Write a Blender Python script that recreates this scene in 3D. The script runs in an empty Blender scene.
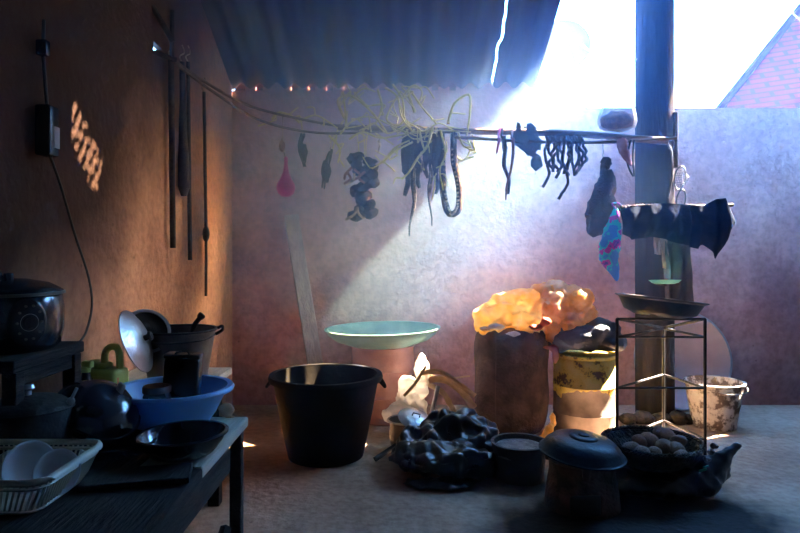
import bpy, bmesh, math, random
from mathutils import Vector, Matrix, noise
random.seed(7)
sc = bpy.context.scene
COL = sc.collection
PI = math.pi
F = 620.0; HZ = 250.0; CH = 1.1
D = 4.4                     # back wall distance
XL = -1.19                  # left wall
SUN = Vector((0.88, 0.34, 1.0))   # towards the sun

def W(px, py, Y):
    """world point of a line of sight at a distance Y (used only to measure places from the photograph)"""
    return Vector(((px-400)/F*Y, Y, CH-(py-HZ)/F*Y))

# ------------------------------------------------------------------ materials
def nodes_of(m):
    m.use_nodes = True
    nt = m.node_tree; nt.nodes.clear()
    out = nt.nodes.new('ShaderNodeOutputMaterial')
    return nt, out

def mat(name, c1, c2=None, rough=.7, metal=0., scale=8., bump=.15, bscale=None, c3=None, lo=.4, hi=.62, spec=.5,
        stretch=(1,1,1), translucent=0., detail=5., trans_c=None, sheen=0.):
    m = bpy.data.materials.new(name)
    nt, out = nodes_of(m); N = nt.nodes; L = nt.links
    p = N.new('ShaderNodeBsdfPrincipled')
    p.inputs['Roughness'].default_value = rough; p.inputs['Metallic'].default_value = metal
    p.inputs['Specular IOR Level'].default_value = spec
    tc = N.new('ShaderNodeTexCoord'); mp = N.new('ShaderNodeMapping')
    mp.inputs['Scale'].default_value = stretch
    L.new(tc.outputs['Object'], mp.inputs['Vector'])
    if c2 is None: c2 = tuple(x*.7 for x in c1)
    nz = N.new('ShaderNodeTexNoise'); nz.inputs['Scale'].default_value = scale; nz.inputs['Detail'].default_value = detail
    L.new(mp.outputs[0], nz.inputs['Vector'])
    r = N.new('ShaderNodeValToRGB')
    r.color_ramp.elements[0].position = lo; r.color_ramp.elements[0].color = (*c1, 1)
    r.color_ramp.elements[1].position = hi; r.color_ramp.elements[1].color = (*c2, 1)
    if c3:
        e = r.color_ramp.elements.new((lo+hi)/2+.06); e.color = (*c3, 1)
    L.new(nz.outputs['Fac'], r.inputs['Fac']); L.new(r.outputs[0], p.inputs['Base Color'])
    if bump > 0:
        n2 = N.new('ShaderNodeTexNoise'); n2.inputs['Scale'].default_value = bscale or scale*4; n2.inputs['Detail'].default_value = 4
        L.new(mp.outputs[0], n2.inputs['Vector'])
        b = N.new('ShaderNodeBump'); b.inputs['Strength'].default_value = bump; b.inputs['Distance'].default_value = .02
        L.new(n2.outputs['Fac'], b.inputs['Height']); L.new(b.outputs[0], p.inputs['Normal'])
    if translucent > 0:
        t = N.new('ShaderNodeBsdfTranslucent')
        if trans_c: t.inputs['Color'].default_value = (*trans_c, 1)
        else: L.new(r.outputs[0], t.inputs['Color'])
        mx = N.new('ShaderNodeMixShader'); mx.inputs[0].default_value = translucent
        L.new(p.outputs[0], mx.inputs[1]); L.new(t.outputs[0], mx.inputs[2]); L.new(mx.outputs[0], out.inputs['Surface'])
    else:
        L.new(p.outputs[0], out.inputs['Surface'])
    return m

def wall_mat(name, cA, cB, cC, sc1=1.6, soot=False, floor_patch=False):
    m = bpy.data.materials.new(name)
    nt, out = nodes_of(m); N = nt.nodes; L = nt.links
    p = N.new('ShaderNodeBsdfPrincipled'); p.inputs['Roughness'].default_value = .95; p.inputs['Specular IOR Level'].default_value = .2
    tc = N.new('ShaderNodeTexCoord')
    n1 = N.new('ShaderNodeTexNoise'); n1.inputs['Scale'].default_value = sc1; n1.inputs['Detail'].default_value = 8; n1.inputs['Roughness'].default_value = .62
    L.new(tc.outputs['Object'], n1.inputs['Vector'])
    r = N.new('ShaderNodeValToRGB'); r.color_ramp.elements[0].position = .36; r.color_ramp.elements[1].position = .66
    r.color_ramp.elements[0].color = (*cA, 1); r.color_ramp.elements[1].color = (*cC, 1)
    e = r.color_ramp.elements.new(.5); e.color = (*cB, 1)
    L.new(n1.outputs['Fac'], r.inputs['Fac'])
    # fine speckle
    n2 = N.new('ShaderNodeTexNoise'); n2.inputs['Scale'].default_value = 26; n2.inputs['Detail'].default_value = 6
    L.new(tc.outputs['Object'], n2.inputs['Vector'])
    r2 = N.new('ShaderNodeValToRGB'); r2.color_ramp.elements[0].position = .35; r2.color_ramp.elements[1].position = .6
    r2.color_ramp.elements[0].color = (.72,.70,.70,1); r2.color_ramp.elements[1].color = (1,1,1,1)
    L.new(n2.outputs['Fac'], r2.inputs['Fac'])
    mx = N.new('ShaderNodeMix'); mx.data_type = 'RGBA'; mx.blend_type = 'MULTIPLY'; mx.inputs[0].default_value = .8
    L.new(r.outputs[0], mx.inputs[6]); L.new(r2.outputs[0], mx.inputs[7])
    # small pits
    v = N.new('ShaderNodeTexVoronoi'); v.inputs['Scale'].default_value = 9
    L.new(tc.outputs['Object'], v.inputs['Vector'])
    r3 = N.new('ShaderNodeValToRGB'); r3.color_ramp.elements[0].position = .045; r3.color_ramp.elements[1].position = .075
    r3.color_ramp.elements[0].color = (.45,.42,.42,1); r3.color_ramp.elements[1].color = (1,1,1,1)
    L.new(v.outputs['Distance'], r3.inputs['Fac'])
    m2 = N.new('ShaderNodeMix'); m2.data_type = 'RGBA'; m2.blend_type = 'MULTIPLY'; m2.inputs[0].default_value = .7
    L.new(mx.outputs[2], m2.inputs[6]); L.new(r3.outputs[0], m2.inputs[7])
    last = m2.outputs[2]
    if soot:   # shade of the upper and near wall painted into its colour, with a ragged edge
        sp = N.new('ShaderNodeSeparateXYZ'); L.new(tc.outputs['Object'], sp.inputs[0])
        n4 = N.new('ShaderNodeTexNoise'); n4.inputs['Scale'].default_value = 1.7; n4.inputs['Detail'].default_value = 5
        L.new(tc.outputs['Object'], n4.inputs['Vector'])
        za = N.new('ShaderNodeMath'); za.operation = 'MULTIPLY_ADD'; za.inputs[1].default_value = .85; L.new(sp.outputs['Z'], za.inputs[0])
        ya = N.new('ShaderNodeMath'); ya.operation = 'MULTIPLY_ADD'; ya.inputs[1].default_value = -.80; ya.inputs[2].default_value = 2.25; L.new(sp.outputs['Y'], ya.inputs[0])
        L.new(ya.outputs[0], za.inputs[2])
        nn = N.new('ShaderNodeMath'); nn.operation = 'MULTIPLY_ADD'; nn.inputs[1].default_value = .9; L.new(n4.outputs['Fac'], nn.inputs[0]); L.new(za.outputs[0], nn.inputs[2])
        mr = N.new('ShaderNodeMapRange'); mr.inputs['From Min'].default_value = 1.32; mr.inputs['From Max'].default_value = 1.95; L.new(nn.outputs[0], mr.inputs['Value'])
        m5 = N.new('ShaderNodeMix'); m5.data_type = 'RGBA'; m5.inputs[7].default_value = (.060,.027,.014,1)
        L.new(mr.outputs[0], m5.inputs[0]); L.new(last, m5.inputs[6]); last = m5.outputs[2]
    if floor_patch:   # near-black patch with a ragged edge round the cooking stoves
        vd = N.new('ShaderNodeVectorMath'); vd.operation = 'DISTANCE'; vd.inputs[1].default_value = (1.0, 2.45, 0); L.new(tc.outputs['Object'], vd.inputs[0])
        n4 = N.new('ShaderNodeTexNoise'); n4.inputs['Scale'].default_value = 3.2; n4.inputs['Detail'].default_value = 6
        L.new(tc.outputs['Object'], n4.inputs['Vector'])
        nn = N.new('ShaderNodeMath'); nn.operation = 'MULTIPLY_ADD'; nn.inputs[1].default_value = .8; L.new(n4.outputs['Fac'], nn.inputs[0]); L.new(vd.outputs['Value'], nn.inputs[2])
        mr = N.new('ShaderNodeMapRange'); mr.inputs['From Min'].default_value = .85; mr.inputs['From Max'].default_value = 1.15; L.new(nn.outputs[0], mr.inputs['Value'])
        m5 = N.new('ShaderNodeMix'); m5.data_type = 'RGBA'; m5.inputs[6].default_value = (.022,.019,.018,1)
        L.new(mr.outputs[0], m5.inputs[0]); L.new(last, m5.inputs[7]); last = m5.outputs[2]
    L.new(last, p.inputs['Base Color'])
    b = N.new('ShaderNodeBump'); b.inputs['Strength'].default_value = .35; b.inputs['Distance'].default_value = .03
    L.new(n2.outputs['Fac'], b.inputs['Height']); L.new(b.outputs[0], p.inputs['Normal'])
    L.new(p.outputs[0], out.inputs['Surface'])
    return m

def clear_plastic(name, tint, amount):
    m = bpy.data.materials.new(name)
    nt, out = nodes_of(m); N = nt.nodes; L = nt.links
    t = N.new('ShaderNodeBsdfTransparent'); t.inputs['Color'].default_value = (.93,.94,.96,1)
    p = N.new('ShaderNodeBsdfPrincipled'); p.inputs['Base Color'].default_value = (*tint, 1); p.inputs['Roughness'].default_value = .25
    fr = N.new('ShaderNodeLayerWeight'); fr.inputs['Blend'].default_value = .35
    ma = N.new('ShaderNodeMath'); ma.operation = 'MULTIPLY_ADD'; ma.inputs[1].default_value = .7; ma.inputs[2].default_value = amount
    ma.use_clamp = True
    L.new(fr.outputs['Facing'], ma.inputs[0])
    mx = N.new('ShaderNodeMixShader'); L.new(ma.outputs[0], mx.inputs[0]); L.new(t.outputs[0], mx.inputs[1]); L.new(p.outputs[0], mx.inputs[2])
    L.new(mx.outputs[0], out.inputs['Surface'])
    return m

M = {}
M['wall_back'] = wall_mat('plastered_clay_rose', (.34,.18,.18), (.48,.27,.26), (.60,.37,.35))
M['wall_left'] = wall_mat('plastered_clay_orange', (.26,.13,.08), (.42,.22,.135), (.54,.31,.19), 1.3, soot=True)  # the soot option paints shade into the upper and near wall
M['wall_dark'] = wall_mat('plastered_clay_brown', (.16,.10,.08), (.22,.14,.11), (.28,.18,.15))
M['floor'] = wall_mat('packed_cement_floor', (.28,.18,.125), (.40,.27,.19), (.52,.38,.28), 1.1, floor_patch=True)
M['tin'] = mat('weathered_tin', (.050,.045,.045), (.035,.026,.022), rough=1, spec=.02, scale=3, bump=.2)
M['ground'] = mat('dusty_ground', (.07,.05,.035), (.05,.035,.025), rough=1)
M['black_rubber'] = mat('black_rubber', (.009,.010,.013), (.015,.015,.018), rough=.7, spec=.06, scale=6, bump=.1, bscale=40)
M['black_glossy'] = mat('black_glossy_plastic', (.012,.012,.014), (.02,.02,.022), rough=.22, scale=4, bump=.05)
M['black_matt'] = mat('soot_black_metal', (.014,.013,.013), (.03,.027,.025), rough=.65, scale=9, bump=.4)
M['black_enamel'] = mat('dark_enamel', (.012,.014,.018), (.02,.022,.028), rough=.16, scale=9, bump=.05, spec=.8)
M['blue_enamel'] = mat('dark_blue_enamel', (.010,.024,.036), (.006,.012,.018), rough=.4, scale=14, bump=.1, spec=.10)
M['blue_plastic'] = mat('blue_plastic', (.26,.62,.97), (.30,.65,.97), rough=.35, scale=4, bump=.03, translucent=.25)
M['green_basin'] = mat('pale_teal_enamel', (.13,.27,.27), (.18,.33,.32), rough=.45, scale=9, bump=.08)
M['rust'] = mat('rusty_purple_drum', (.26,.12,.11), (.34,.18,.16), rough=.8, scale=6, bump=.3)
M['alu'] = mat('dull_aluminium', (.62,.63,.65), (.42,.42,.43), rough=.33, metal=.85, scale=10, bump=.15)
M['bucket_grey'] = mat('smoked_grey_metal', (.10,.085,.075), (.17,.15,.13), rough=.55, metal=.4, scale=7, bump=.25)
M['wood_dark'] = mat('dark_old_wood', (.018,.014,.012), (.042,.031,.025), rough=.85, spec=.2, scale=4, bump=.4, stretch=(8,1,8), bscale=14)
M['wood_grey'] = mat('worn_grey_wood', (.42,.38,.29), (.54,.49,.38), rough=.7, scale=4, bump=.3, stretch=(8,1,8), bscale=14)
M['wood_pole'] = mat('smoked_wood_pole', (.10,.065,.05), (.17,.11,.08), rough=.8, scale=5, bump=.4, stretch=(1,6,6))
M['wood_plank'] = mat('purple_grey_plank', (.25,.20,.22), (.34,.29,.30), rough=.8, scale=4, bump=.4, stretch=(8,8,1), bscale=12)
M['wood_pillar'] = mat('tall_wooden_pillar', (.010,.009,.010), (.022,.017,.016), rough=.95, spec=.04, scale=3, bump=.3, stretch=(6,6,.7), bscale=8)
M['kindling'] = mat('pale_split_wood', (.55,.36,.19), (.70,.50,.30), rough=.8, scale=12, bump=.3)
M['sack'] = mat('woven_brown_sack', (.075,.052,.046), (.14,.095,.08), rough=.95, spec=.1, scale=9, bump=.7, bscale=55, translucent=.04)
M['bluesack'] = mat('dark_blue_sack', (.05,.06,.09), (.10,.11,.15), rough=.6, scale=7, bump=.4, bscale=50)
M['orange_bag'] = mat('orange_plastic_film', (.98,.66,.20), (1.0,.90,.60), rough=.3, scale=9, bump=.5, bscale=16, translucent=.62)
M['yellow_bag'] = mat('yellow_plastic_film', (.92,.52,.13), (1.0,.85,.58), rough=.3, scale=8, bump=.5, bscale=16, translucent=.55)
M['white_bag'] = mat('white_plastic_film', (.85,.82,.78), (.95,.92,.9), rough=.35, scale=9, bump=.4, bscale=16, translucent=.5)
M['black_bag'] = mat('black_plastic_film', (.006,.006,.008), (.016,.016,.02), rough=.3, scale=14, bump=.3, bscale=20, spec=.6)
M['clay'] = mat('brown_clay', (.05,.035,.028), (.15,.09,.07), rough=.9, scale=10, bump=.6)
M['ash'] = mat('grey_ash', (.16,.15,.15), (.30,.28,.27), rough=1, scale=22, bump=.9)
M['wicker'] = mat('blackened_wicker', (.02,.017,.015), (.06,.045,.035), rough=.7, scale=30, bump=1, bscale=60)
M['potato'] = mat('potato_skin', (.28,.175,.115), (.18,.11,.075), rough=.8, scale=14, bump=.4)
M['white_plastic'] = mat('dull_white_plastic', (.66,.63,.48), (.76,.73,.58), rough=.45, scale=8, bump=.05)
M['china'] = mat('pale_blue_china', (.72,.78,.82), (.80,.84,.86), rough=.25, scale=4, bump=0)
M['glass_grey'] = clear_plastic('smoky_glass', (.15,.19,.21), .55)
M['lime'] = mat('lime_plastic', (.62,.66,.12), (.70,.73,.20), rough=.4, scale=5, bump=.03)
M['orange'] = mat('orange_label', (.85,.20,.03), (.9,.25,.05), rough=.5, bump=0)
M['red'] = mat('red_plastic', (.55,.06,.03), rough=.5, bump=0)
M['paper'] = mat('beige_paper', (.62,.36,.20), (.72,.46,.28), rough=.9, scale=8, bump=.4)
M['fibre'] = mat('dry_vine_fibre', (.48,.50,.14), (.66,.60,.28), rough=.9, scale=20, bump=.2)
M['meat_dark'] = mat('dried_dark_meat', (.022,.014,.018), (.06,.03,.03), rough=.75, spec=.15, scale=20, bump=.7)
M['meat_red'] = mat('dried_reddish_meat', (.22,.07,.07), (.32,.13,.12), rough=.5, scale=20, bump=.6)
M['rope'] = mat('pale_twisted_rope', (.55,.45,.36), (.10,.07,.07), rough=.8, scale=24, bump=.6)
M['pink'] = mat('magenta_net_plastic', (.55,.04,.30), (.42,.02,.22), rough=.35, scale=8, bump=.2, translucent=.3)
M['leaf'] = mat('dried_dark_leaf', (.03,.05,.05), (.07,.09,.08), rough=.6, scale=12, bump=.3)
M['cloth_navy'] = mat('dark_navy_cloth', (.012,.017,.03), (.025,.03,.045), rough=1, spec=.0, scale=7, bump=.4)
M['cloth_grey'] = mat('grey_brown_rag', (.06,.05,.06), (.10,.08,.085), rough=1, spec=.02, scale=7, bump=.4)
M['cloth_rose'] = mat('rose_rag', (.32,.12,.12), (.42,.2,.18), rough=.9, scale=10, bump=.4)
M['mint'] = mat('mint_plastic', (.12,.52,.40), (.18,.6,.48), rough=.35, bump=0)
M['iron'] = mat('black_iron_wire', (.015,.015,.017), (.03,.026,.024), rough=.5, metal=.3, scale=20, bump=.2)
M['cable'] = mat('black_cable', (.012,.012,.012), rough=.5, bump=0)
M['dishm'] = mat('faded_orange_dish', (.07,.022,.003), (.09,.03,.004), rough=1, scale=3, bump=0, spec=0)
M['seep'] = mat('gap_glow_orange', (.030,.0045,.0015), (.045,.008,.003), rough=1, spec=0, scale=30, bump=0, translucent=.75)  # translucent orange for the scraps added as gap glow
M['smoked_pink'] = mat('scuffed_rose_enamel', (.62,.42,.38), (.74,.54,.50), rough=.35, scale=5, bump=.1)
M['content'] = mat('brown_bagged_food', (.14,.075,.05), (.24,.13,.08), rough=.8, scale=40, bump=.8)
M['clearbag'] = clear_plastic('clear_bag_film', (.6,.62,.66), .16)
M['label_white'] = mat('white_sticker', (.55,.56,.58), rough=.5, bump=0)
M['green_print'] = mat('green_print', (.02,.35,.2), rough=.5, bump=0)

def spotted(name, base, spot, third, scale, lo, hi):
    m = bpy.data.materials.new(name); nt, out = nodes_of(m); N = nt.nodes; L = nt.links
    p = N.new('ShaderNodeBsdfPrincipled'); p.inputs['Roughness'].default_value = .75
    tc = N.new('ShaderNodeTexCoord')
    n = N.new('ShaderNodeTexNoise'); n.inputs['Scale'].default_value = scale; n.inputs['Detail'].default_value = 6; n.inputs['Roughness'].default_value = .7
    L.new(tc.outputs['Object'], n.inputs['Vector'])
    r = N.new('ShaderNodeValToRGB'); r.color_ramp.elements[0].position = lo; r.color_ramp.elements[0].color = (*spot,1)
    r.color_ramp.elements[1].position = hi; r.color_ramp.elements[1].color = (*base,1)
    e = r.color_ramp.elements.new(min(.95, hi+.12)); e.color = (*third,1)
    L.new(n.outputs['Fac'], r.inputs['Fac']); L.new(r.outputs[0], p.inputs['Base Color'])
    b = N.new('ShaderNodeBump'); b.inputs['Strength'].default_value = .4; b.inputs['Distance'].default_value = .01
    L.new(n.outputs['Fac'], b.inputs['Height']); L.new(b.outputs[0], p.inputs['Normal'])
    L.new(p.outputs[0], out.inputs['Surface']); return m, nt, p, tc, r
M['dirty_white'] = spotted('cement_splashed_white', (.62,.56,.50), (.12,.085,.07), (.72,.68,.62), 13, .44, .52)[0]

def drum_mat():
    m, nt, p, tc, r = spotted('yellow_paint_over_steel', (.90,.70,.12), (.20,.12,.05), (.95,.80,.25), 13, .40, .45)
    N = nt.nodes; L = nt.links
    sx = N.new('ShaderNodeSeparateXYZ'); L.new(tc.outputs['Object'], sx.inputs[0])
    nz = N.new('ShaderNodeTexNoise'); nz.inputs['Scale'].default_value = 9; L.new(tc.outputs['Object'], nz.inputs['Vector'])
    a = N.new('ShaderNodeMath'); a.operation = 'MULTIPLY_ADD'; a.inputs[1].default_value = .22; L.new(nz.outputs['Fac'], a.inputs[0]); L.new(sx.outputs['Z'], a.inputs[2])
    g = N.new('ShaderNodeMath'); g.operation = 'GREATER_THAN'; g.inputs[1].default_value = .385; L.new(a.outputs[0], g.inputs[0])
    mx = N.new('ShaderNodeMix'); mx.data_type = 'RGBA'; 
    n6 = N.new('ShaderNodeTexNoise'); n6.inputs['Scale'].default_value = 7; n6.inputs['Detail'].default_value = 6; L.new(tc.outputs['Object'], n6.inputs['Vector'])
    r6 = N.new('ShaderNodeValToRGB'); r6.color_ramp.elements[0].position = .35; r6.color_ramp.elements[1].position = .65
    r6.color_ramp.elements[0].color = (.10,.075,.06,1); r6.color_ramp.elements[1].color = (.30,.25,.21,1); L.new(n6.outputs['Fac'], r6.inputs['Fac']); L.new(r6.outputs[0], mx.inputs[6])
    L.new(g.outputs[0], mx.inputs[0]); L.new(r.outputs[0], mx.inputs[7]); L.new(mx.outputs[2], p.inputs['Base Color'])
    return m
M['drum'] = drum_mat()

def tile_mat():
    m = bpy.data.materials.new('red_clay_tiles'); nt, out = nodes_of(m); N = nt.nodes; L = nt.links
    p = N.new('ShaderNodeBsdfPrincipled'); p.inputs['Roughness'].default_value = 1; p.inputs['Specular IOR Level'].default_value = 0
    tc = N.new('ShaderNodeTexCoord'); b = N.new('ShaderNodeTexBrick')
    b.inputs['Scale'].default_value = 1.0; b.inputs['Color1'].default_value = (.10,.003,.002,1); b.inputs['Color2'].default_value = (.075,.002,.002,1)
    b.inputs['Mortar'].default_value = (.02,.006,.010,1); b.inputs['Mortar Size'].default_value = .035
    L.new(tc.outputs['UV'], b.inputs['Vector']); L.new(b.outputs['Color'], p.inputs['Base Color']); L.new(p.outputs[0], out.inputs['Surface'])
    return m
M['tile_red'] = tile_mat()

def batik():
    m = bpy.data.materials.new('patterned_blue_magenta_bag'); nt, out = nodes_of(m); N = nt.nodes; L = nt.links
    p = N.new('ShaderNodeBsdfPrincipled'); p.inputs['Roughness'].default_value = .4
    tc = N.new('ShaderNodeTexCoord'); n = N.new('ShaderNodeTexNoise'); n.inputs['Scale'].default_value = 14; n.inputs['Detail'].default_value = 2
    L.new(tc.outputs['Object'], n.inputs['Vector'])
    r = N.new('ShaderNodeValToRGB'); r.color_ramp.interpolation = 'CONSTANT'
    r.color_ramp.elements[0].color = (.05,.25,.65,1); r.color_ramp.elements[0].position = 0
    r.color_ramp.elements[1].color = (.03,.55,.62,1); r.color_ramp.elements[1].position = .46
    for q, c in ((.54,(.62,.04,.42,1)), (.62,(.12,.05,.40,1)), (.66,(.45,.12,.5,1))):
        e = r.color_ramp.elements.new(q); e.color = c
    L.new(n.outputs['Fac'], r.inputs['Fac']); L.new(r.outputs[0], p.inputs['Base Color'])
    t = N.new('ShaderNodeBsdfTranslucent'); L.new(r.outputs[0], t.inputs['Color'])
    mx = N.new('ShaderNodeMixShader'); mx.inputs[0].default_value = .35
    L.new(p.outputs[0], mx.inputs[1]); L.new(t.outputs[0], mx.inputs[2]); L.new(mx.outputs[0], out.inputs['Surface'])
    return m
M['batik'] = batik()

# ------------------------------------------------------------------ helpers
def root(name, label, cat, loc, group=None):
    o = bpy.data.objects.new(name, None); COL.objects.link(o); o.location = loc; o.empty_display_size = .05
    o['label'] = label; o['category'] = cat
    if group: o['group'] = group
    return o

def world_loc(o):
    v = Vector((0,0,0))
    while o is not None:
        v = v+o.location; o = o.parent
    return v

def emit(name, bm, m, parent=None, loc=None, smooth=True, label=None, sub=0, recalc=True):
    """bm is in world coordinates; links ONE mesh object whose origin is loc (or its parent's place)"""
    if recalc: bmesh.ops.recalc_face_normals(bm, faces=bm.faces)
    base = world_loc(parent) if parent is not None else Vector((0,0,0))
    org = Vector(loc) if loc is not None else base
    bmesh.ops.translate(bm, vec=-org, verts=bm.verts)
    me = bpy.data.meshes.new(name); bm.to_mesh(me); bm.free()
    for p in me.polygons: p.use_smooth = smooth
    me.materials.append(M[m] if isinstance(m, str) else m)
    o = bpy.data.objects.new(name, me); COL.objects.link(o)
    o.location = org-base if parent is not None else org
    if parent is not None: o.parent = parent
    if label: o['label'] = label
    if sub:
        s = o.modifiers.new('sub', 'SUBSURF'); s.levels = sub; s.render_levels = sub
    if smooth:
        try: me.set_sharp_from_angle(angle=math.radians(50))
        except Exception: pass
    return o

def tag(o, label, cat, group=None):
    o['label'] = label; o['category'] = cat
    if group: o['group'] = group
    return o

def struct(name, bm, m, smooth=False, loc=(0,0,0), label=None):
    o = emit(name, bm, m, loc=loc, smooth=smooth); o['kind'] = 'structure'
    if label: o['label'] = label
    return o

def box(bm, c, s, rot=None, bev=0.):
    r = bmesh.ops.create_cube(bm, size=1.0); v = r['verts']
    bmesh.ops.scale(bm, vec=s, verts=v)
    if bev > 0:
        es = list({e for x in v for e in x.link_edges})
        g = bmesh.ops.bevel(bm, geom=es, offset=bev, segments=2, affect='EDGES', profile=.5)
        v = list({x for f in g['faces'] for x in f.verts} | {x for x in v if x.is_valid})
    if rot is not None: bmesh.ops.rotate(bm, cent=(0,0,0), matrix=rot, verts=v)
    bmesh.ops.translate(bm, vec=c, verts=v)
    return v

def lathe(bm, prof, c=(0,0,0), n=40, rot=None, sx=1., sy=1., cap0=False, cap1=False, wob=0., seed=0):
    rings = []; allv = []
    for i, (r, z) in enumerate(prof):
        ring = []
        for k in range(n):
            a = 2*PI*k/n
            rr = r
            if wob: rr = r*(1+wob*noise.noise(Vector((math.cos(a)*1.5, math.sin(a)*1.5, z*5+seed*7.3))))
            ring.append(bm.verts.new((rr*math.cos(a)*sx, rr*math.sin(a)*sy, z)))
        rings.append(ring); allv += ring
    for a, b in zip(rings, rings[1:]):
        for k in range(n): bm.faces.new((a[k], a[(k+1) % n], b[(k+1) % n], b[k]))
    if cap0: bm.faces.new(rings[0][::-1])
    if cap1: bm.faces.new(rings[-1])
    if rot is not None: bmesh.ops.rotate(bm, cent=(0,0,0), matrix=rot, verts=allv)
    bmesh.ops.translate(bm, vec=Vector(c), verts=allv)
    return allv

def vessel(outer, t):
    """closed profile of an open vessel: outer wall from the bottom centre up, then back down inside"""
    p = [(.0005, outer[0][1])]+list(outer)
    inn = [(max(r-t, .0005), z) for r, z in reversed(outer)]
    inn[-1] = (inn[-1][0], inn[-1][1]+t)
    return p+inn+[(.0005, outer[0][1]+t)]

def tube(bm, pts, rad, n=8, wob=0., seed=0, flat=1.0):
    pts = [Vector(p) for p in pts]; m = len(pts)
    if not isinstance(rad, (list, tuple)): rad = [rad]*m
    up = Vector((.13,.97,.21)).normalized(); rings = []
    for i, p in enumerate(pts):
        t = (pts[min(i+1, m-1)]-pts[max(i-1, 0)]).normalized()
        a = t.cross(up)
        if a.length < .05: a = t.cross(Vector((1,0,0)))
        a.normalize(); b = t.cross(a).normalized()
        ring = []
        for k in range(n):
            an = 2*PI*k/n; r = rad[i]
            if wob: r *= 1+wob*noise.noise(Vector((math.cos(an)*2, math.sin(an)*2+seed, i*.6+seed*3.1)))
            ring.append(bm.verts.new(p+a*r*math.cos(an)+b*r*flat*math.sin(an)))
        rings.append(ring)
    for a, b in zip(rings, rings[1:]):
        for k in range(n): bm.faces.new((a[k], a[(k+1) % n], b[(k+1) % n], b[k]))
    bm.faces.new(rings[0][::-1]); bm.faces.new(rings[-1])

def smooth_pts(pts, k=6):
    """catmull-rom through pts"""
    pts = [Vector(p) for p in pts]; out = []
    for i in range(len(pts)-1):
        p0 = pts[max(i-1,0)]; p1 = pts[i]; p2 = pts[i+1]; p3 = pts[min(i+2, len(pts)-1)]
        for j in range(k):
            t = j/k
            out.append(.5*((2*p1)+(p2-p0)*t+(2*p0-5*p1+4*p2-p3)*t*t+(3*p1-p0-3*p2+p3)*t*t*t))
    out.append(pts[-1]); return out

def blob(bm, c, r, sub=3, amp=.15, fr=2.2, seed=0, rot=None, ridged=False):
    g = bmesh.ops.create_icosphere(bm, subdivisions=sub, radius=1.0)
    for v in g['verts']:
        d = v.co.normalized(); q = d*fr+Vector((seed*3.7, seed*1.3, seed*.7))
        n_ = noise.noise(q)+.5*noise.noise(q*2.3)
        if ridged: n_ = 1-2.4*abs(noise.noise(q))+.8*abs(noise.noise(q*2.6))-.4
        v.co = d*(1+amp*n_)
    bmesh.ops.scale(bm, vec=r, verts=g['verts'])
    if rot is not None: bmesh.ops.rotate(bm, cent=(0,0,0), matrix=rot, verts=g['verts'])
    bmesh.ops.translate(bm, vec=c, verts=g['verts'])

TEX = {}
def tex(kind, size):
    k = (kind, size)
    if k not in TEX:
        t = bpy.data.textures.new('tex', kind); t.noise_scale = size
        if kind == 'MUSGRAVE': pass
        TEX[k] = t
    return TEX[k]

def crumple(o, vox=.012, amp=.03, size=.08, kind='VORONOI', amp2=0., size2=.03, facet=0.):
    r = o.modifiers.new('join', 'REMESH'); r.mode = 'VOXEL'; r.voxel_size = vox; r.use_smooth_shade = True
    s = o.modifiers.new('soft', 'SMOOTH'); s.iterations = 6; s.factor = .6
    d = o.modifiers.new('folds', 'DISPLACE'); d.texture = tex(kind, size); d.strength = amp; d.mid_level = .45; d.texture_coords = 'LOCAL'
    if facet:
        k = ('facet', size2)
        if k not in TEX:
            t = bpy.data.textures.new('facets', 'VORONOI'); t.noise_scale = size; t.weight_1 = -1; t.weight_2 = 1; t.noise_intensity = 1.3; TEX[k] = t
        s.iterations = 3
        d = o.modifiers.new('facets', 'DISPLACE'); d.texture = TEX[k]; d.strength = -facet; d.mid_level = .3; d.texture_coords = 'LOCAL'
    if amp2:
        d = o.modifiers.new('creases', 'DISPLACE'); d.texture = tex('CLOUDS', size2); d.strength = amp2; d.mid_level = .5; d.texture_coords = 'LOCAL'
    return o

def drape(bm, top, bot, Y, amp=.02, waves=4, nx=30, nz=14, thick=.008, seed=0, bulge=0.):
    """hanging cloth between an upper and a lower edge, given as measured places; folded in depth"""
    def edge(e, u):
        k = u*(len(e)-1); i = min(int(k), len(e)-2); f = k-i
        return e[i][0]*(1-f)+e[i+1][0]*f, e[i][1]*(1-f)+e[i+1][1]*f
    front = []; back = []
    for i in range(nx+1):
        u = i/nx; a = edge(top, u); b = edge(bot, u); cf = []; cb = []
        for j in range(nz+1):
            v = j/nz
            y = Y+amp*(.3+.7*v)*math.sin(u*waves*2*PI+seed+v*1.1)+amp*.7*noise.noise(Vector((u*5, v*3, seed)))-bulge*math.sin(v*PI)
            p = W(a[0]*(1-v)+b[0]*v, a[1]*(1-v)+b[1]*v, Y); p.y = y
            cf.append(bm.verts.new(p)); cb.append(bm.verts.new(p+Vector((0, thick, 0))))
        front.append(cf); back.append(cb)
    for i in range(nx):
        for j in range(nz):
            bm.faces.new((front[i][j], front[i+1][j], front[i+1][j+1], front[i][j+1]))
            bm.faces.new((back[i][j], back[i][j+1], back[i+1][j+1], back[i+1][j]))
    for i in range(nx):
        for j in (0, nz):
            bm.faces.new((front[i][j], back[i][j], back[i+1][j], front[i+1][j]))
    for j in range(nz):
        for i in (0, nx):
            bm.faces.new((front[i][j], front[i][j+1], back[i][j+1], back[i][j]))

def B(): return bmesh.new()
def rot_to(nrm):
    return Vector((0,0,1)).rotation_difference(Vector(nrm).normalized()).to_matrix()
RX = lambda d: Matrix.Rotation(math.radians(d), 3, 'X')
RY = lambda d: Matrix.Rotation(math.radians(d), 3, 'Y')
RZ = lambda d: Matrix.Rotation(math.radians(d), 3, 'Z')

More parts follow.
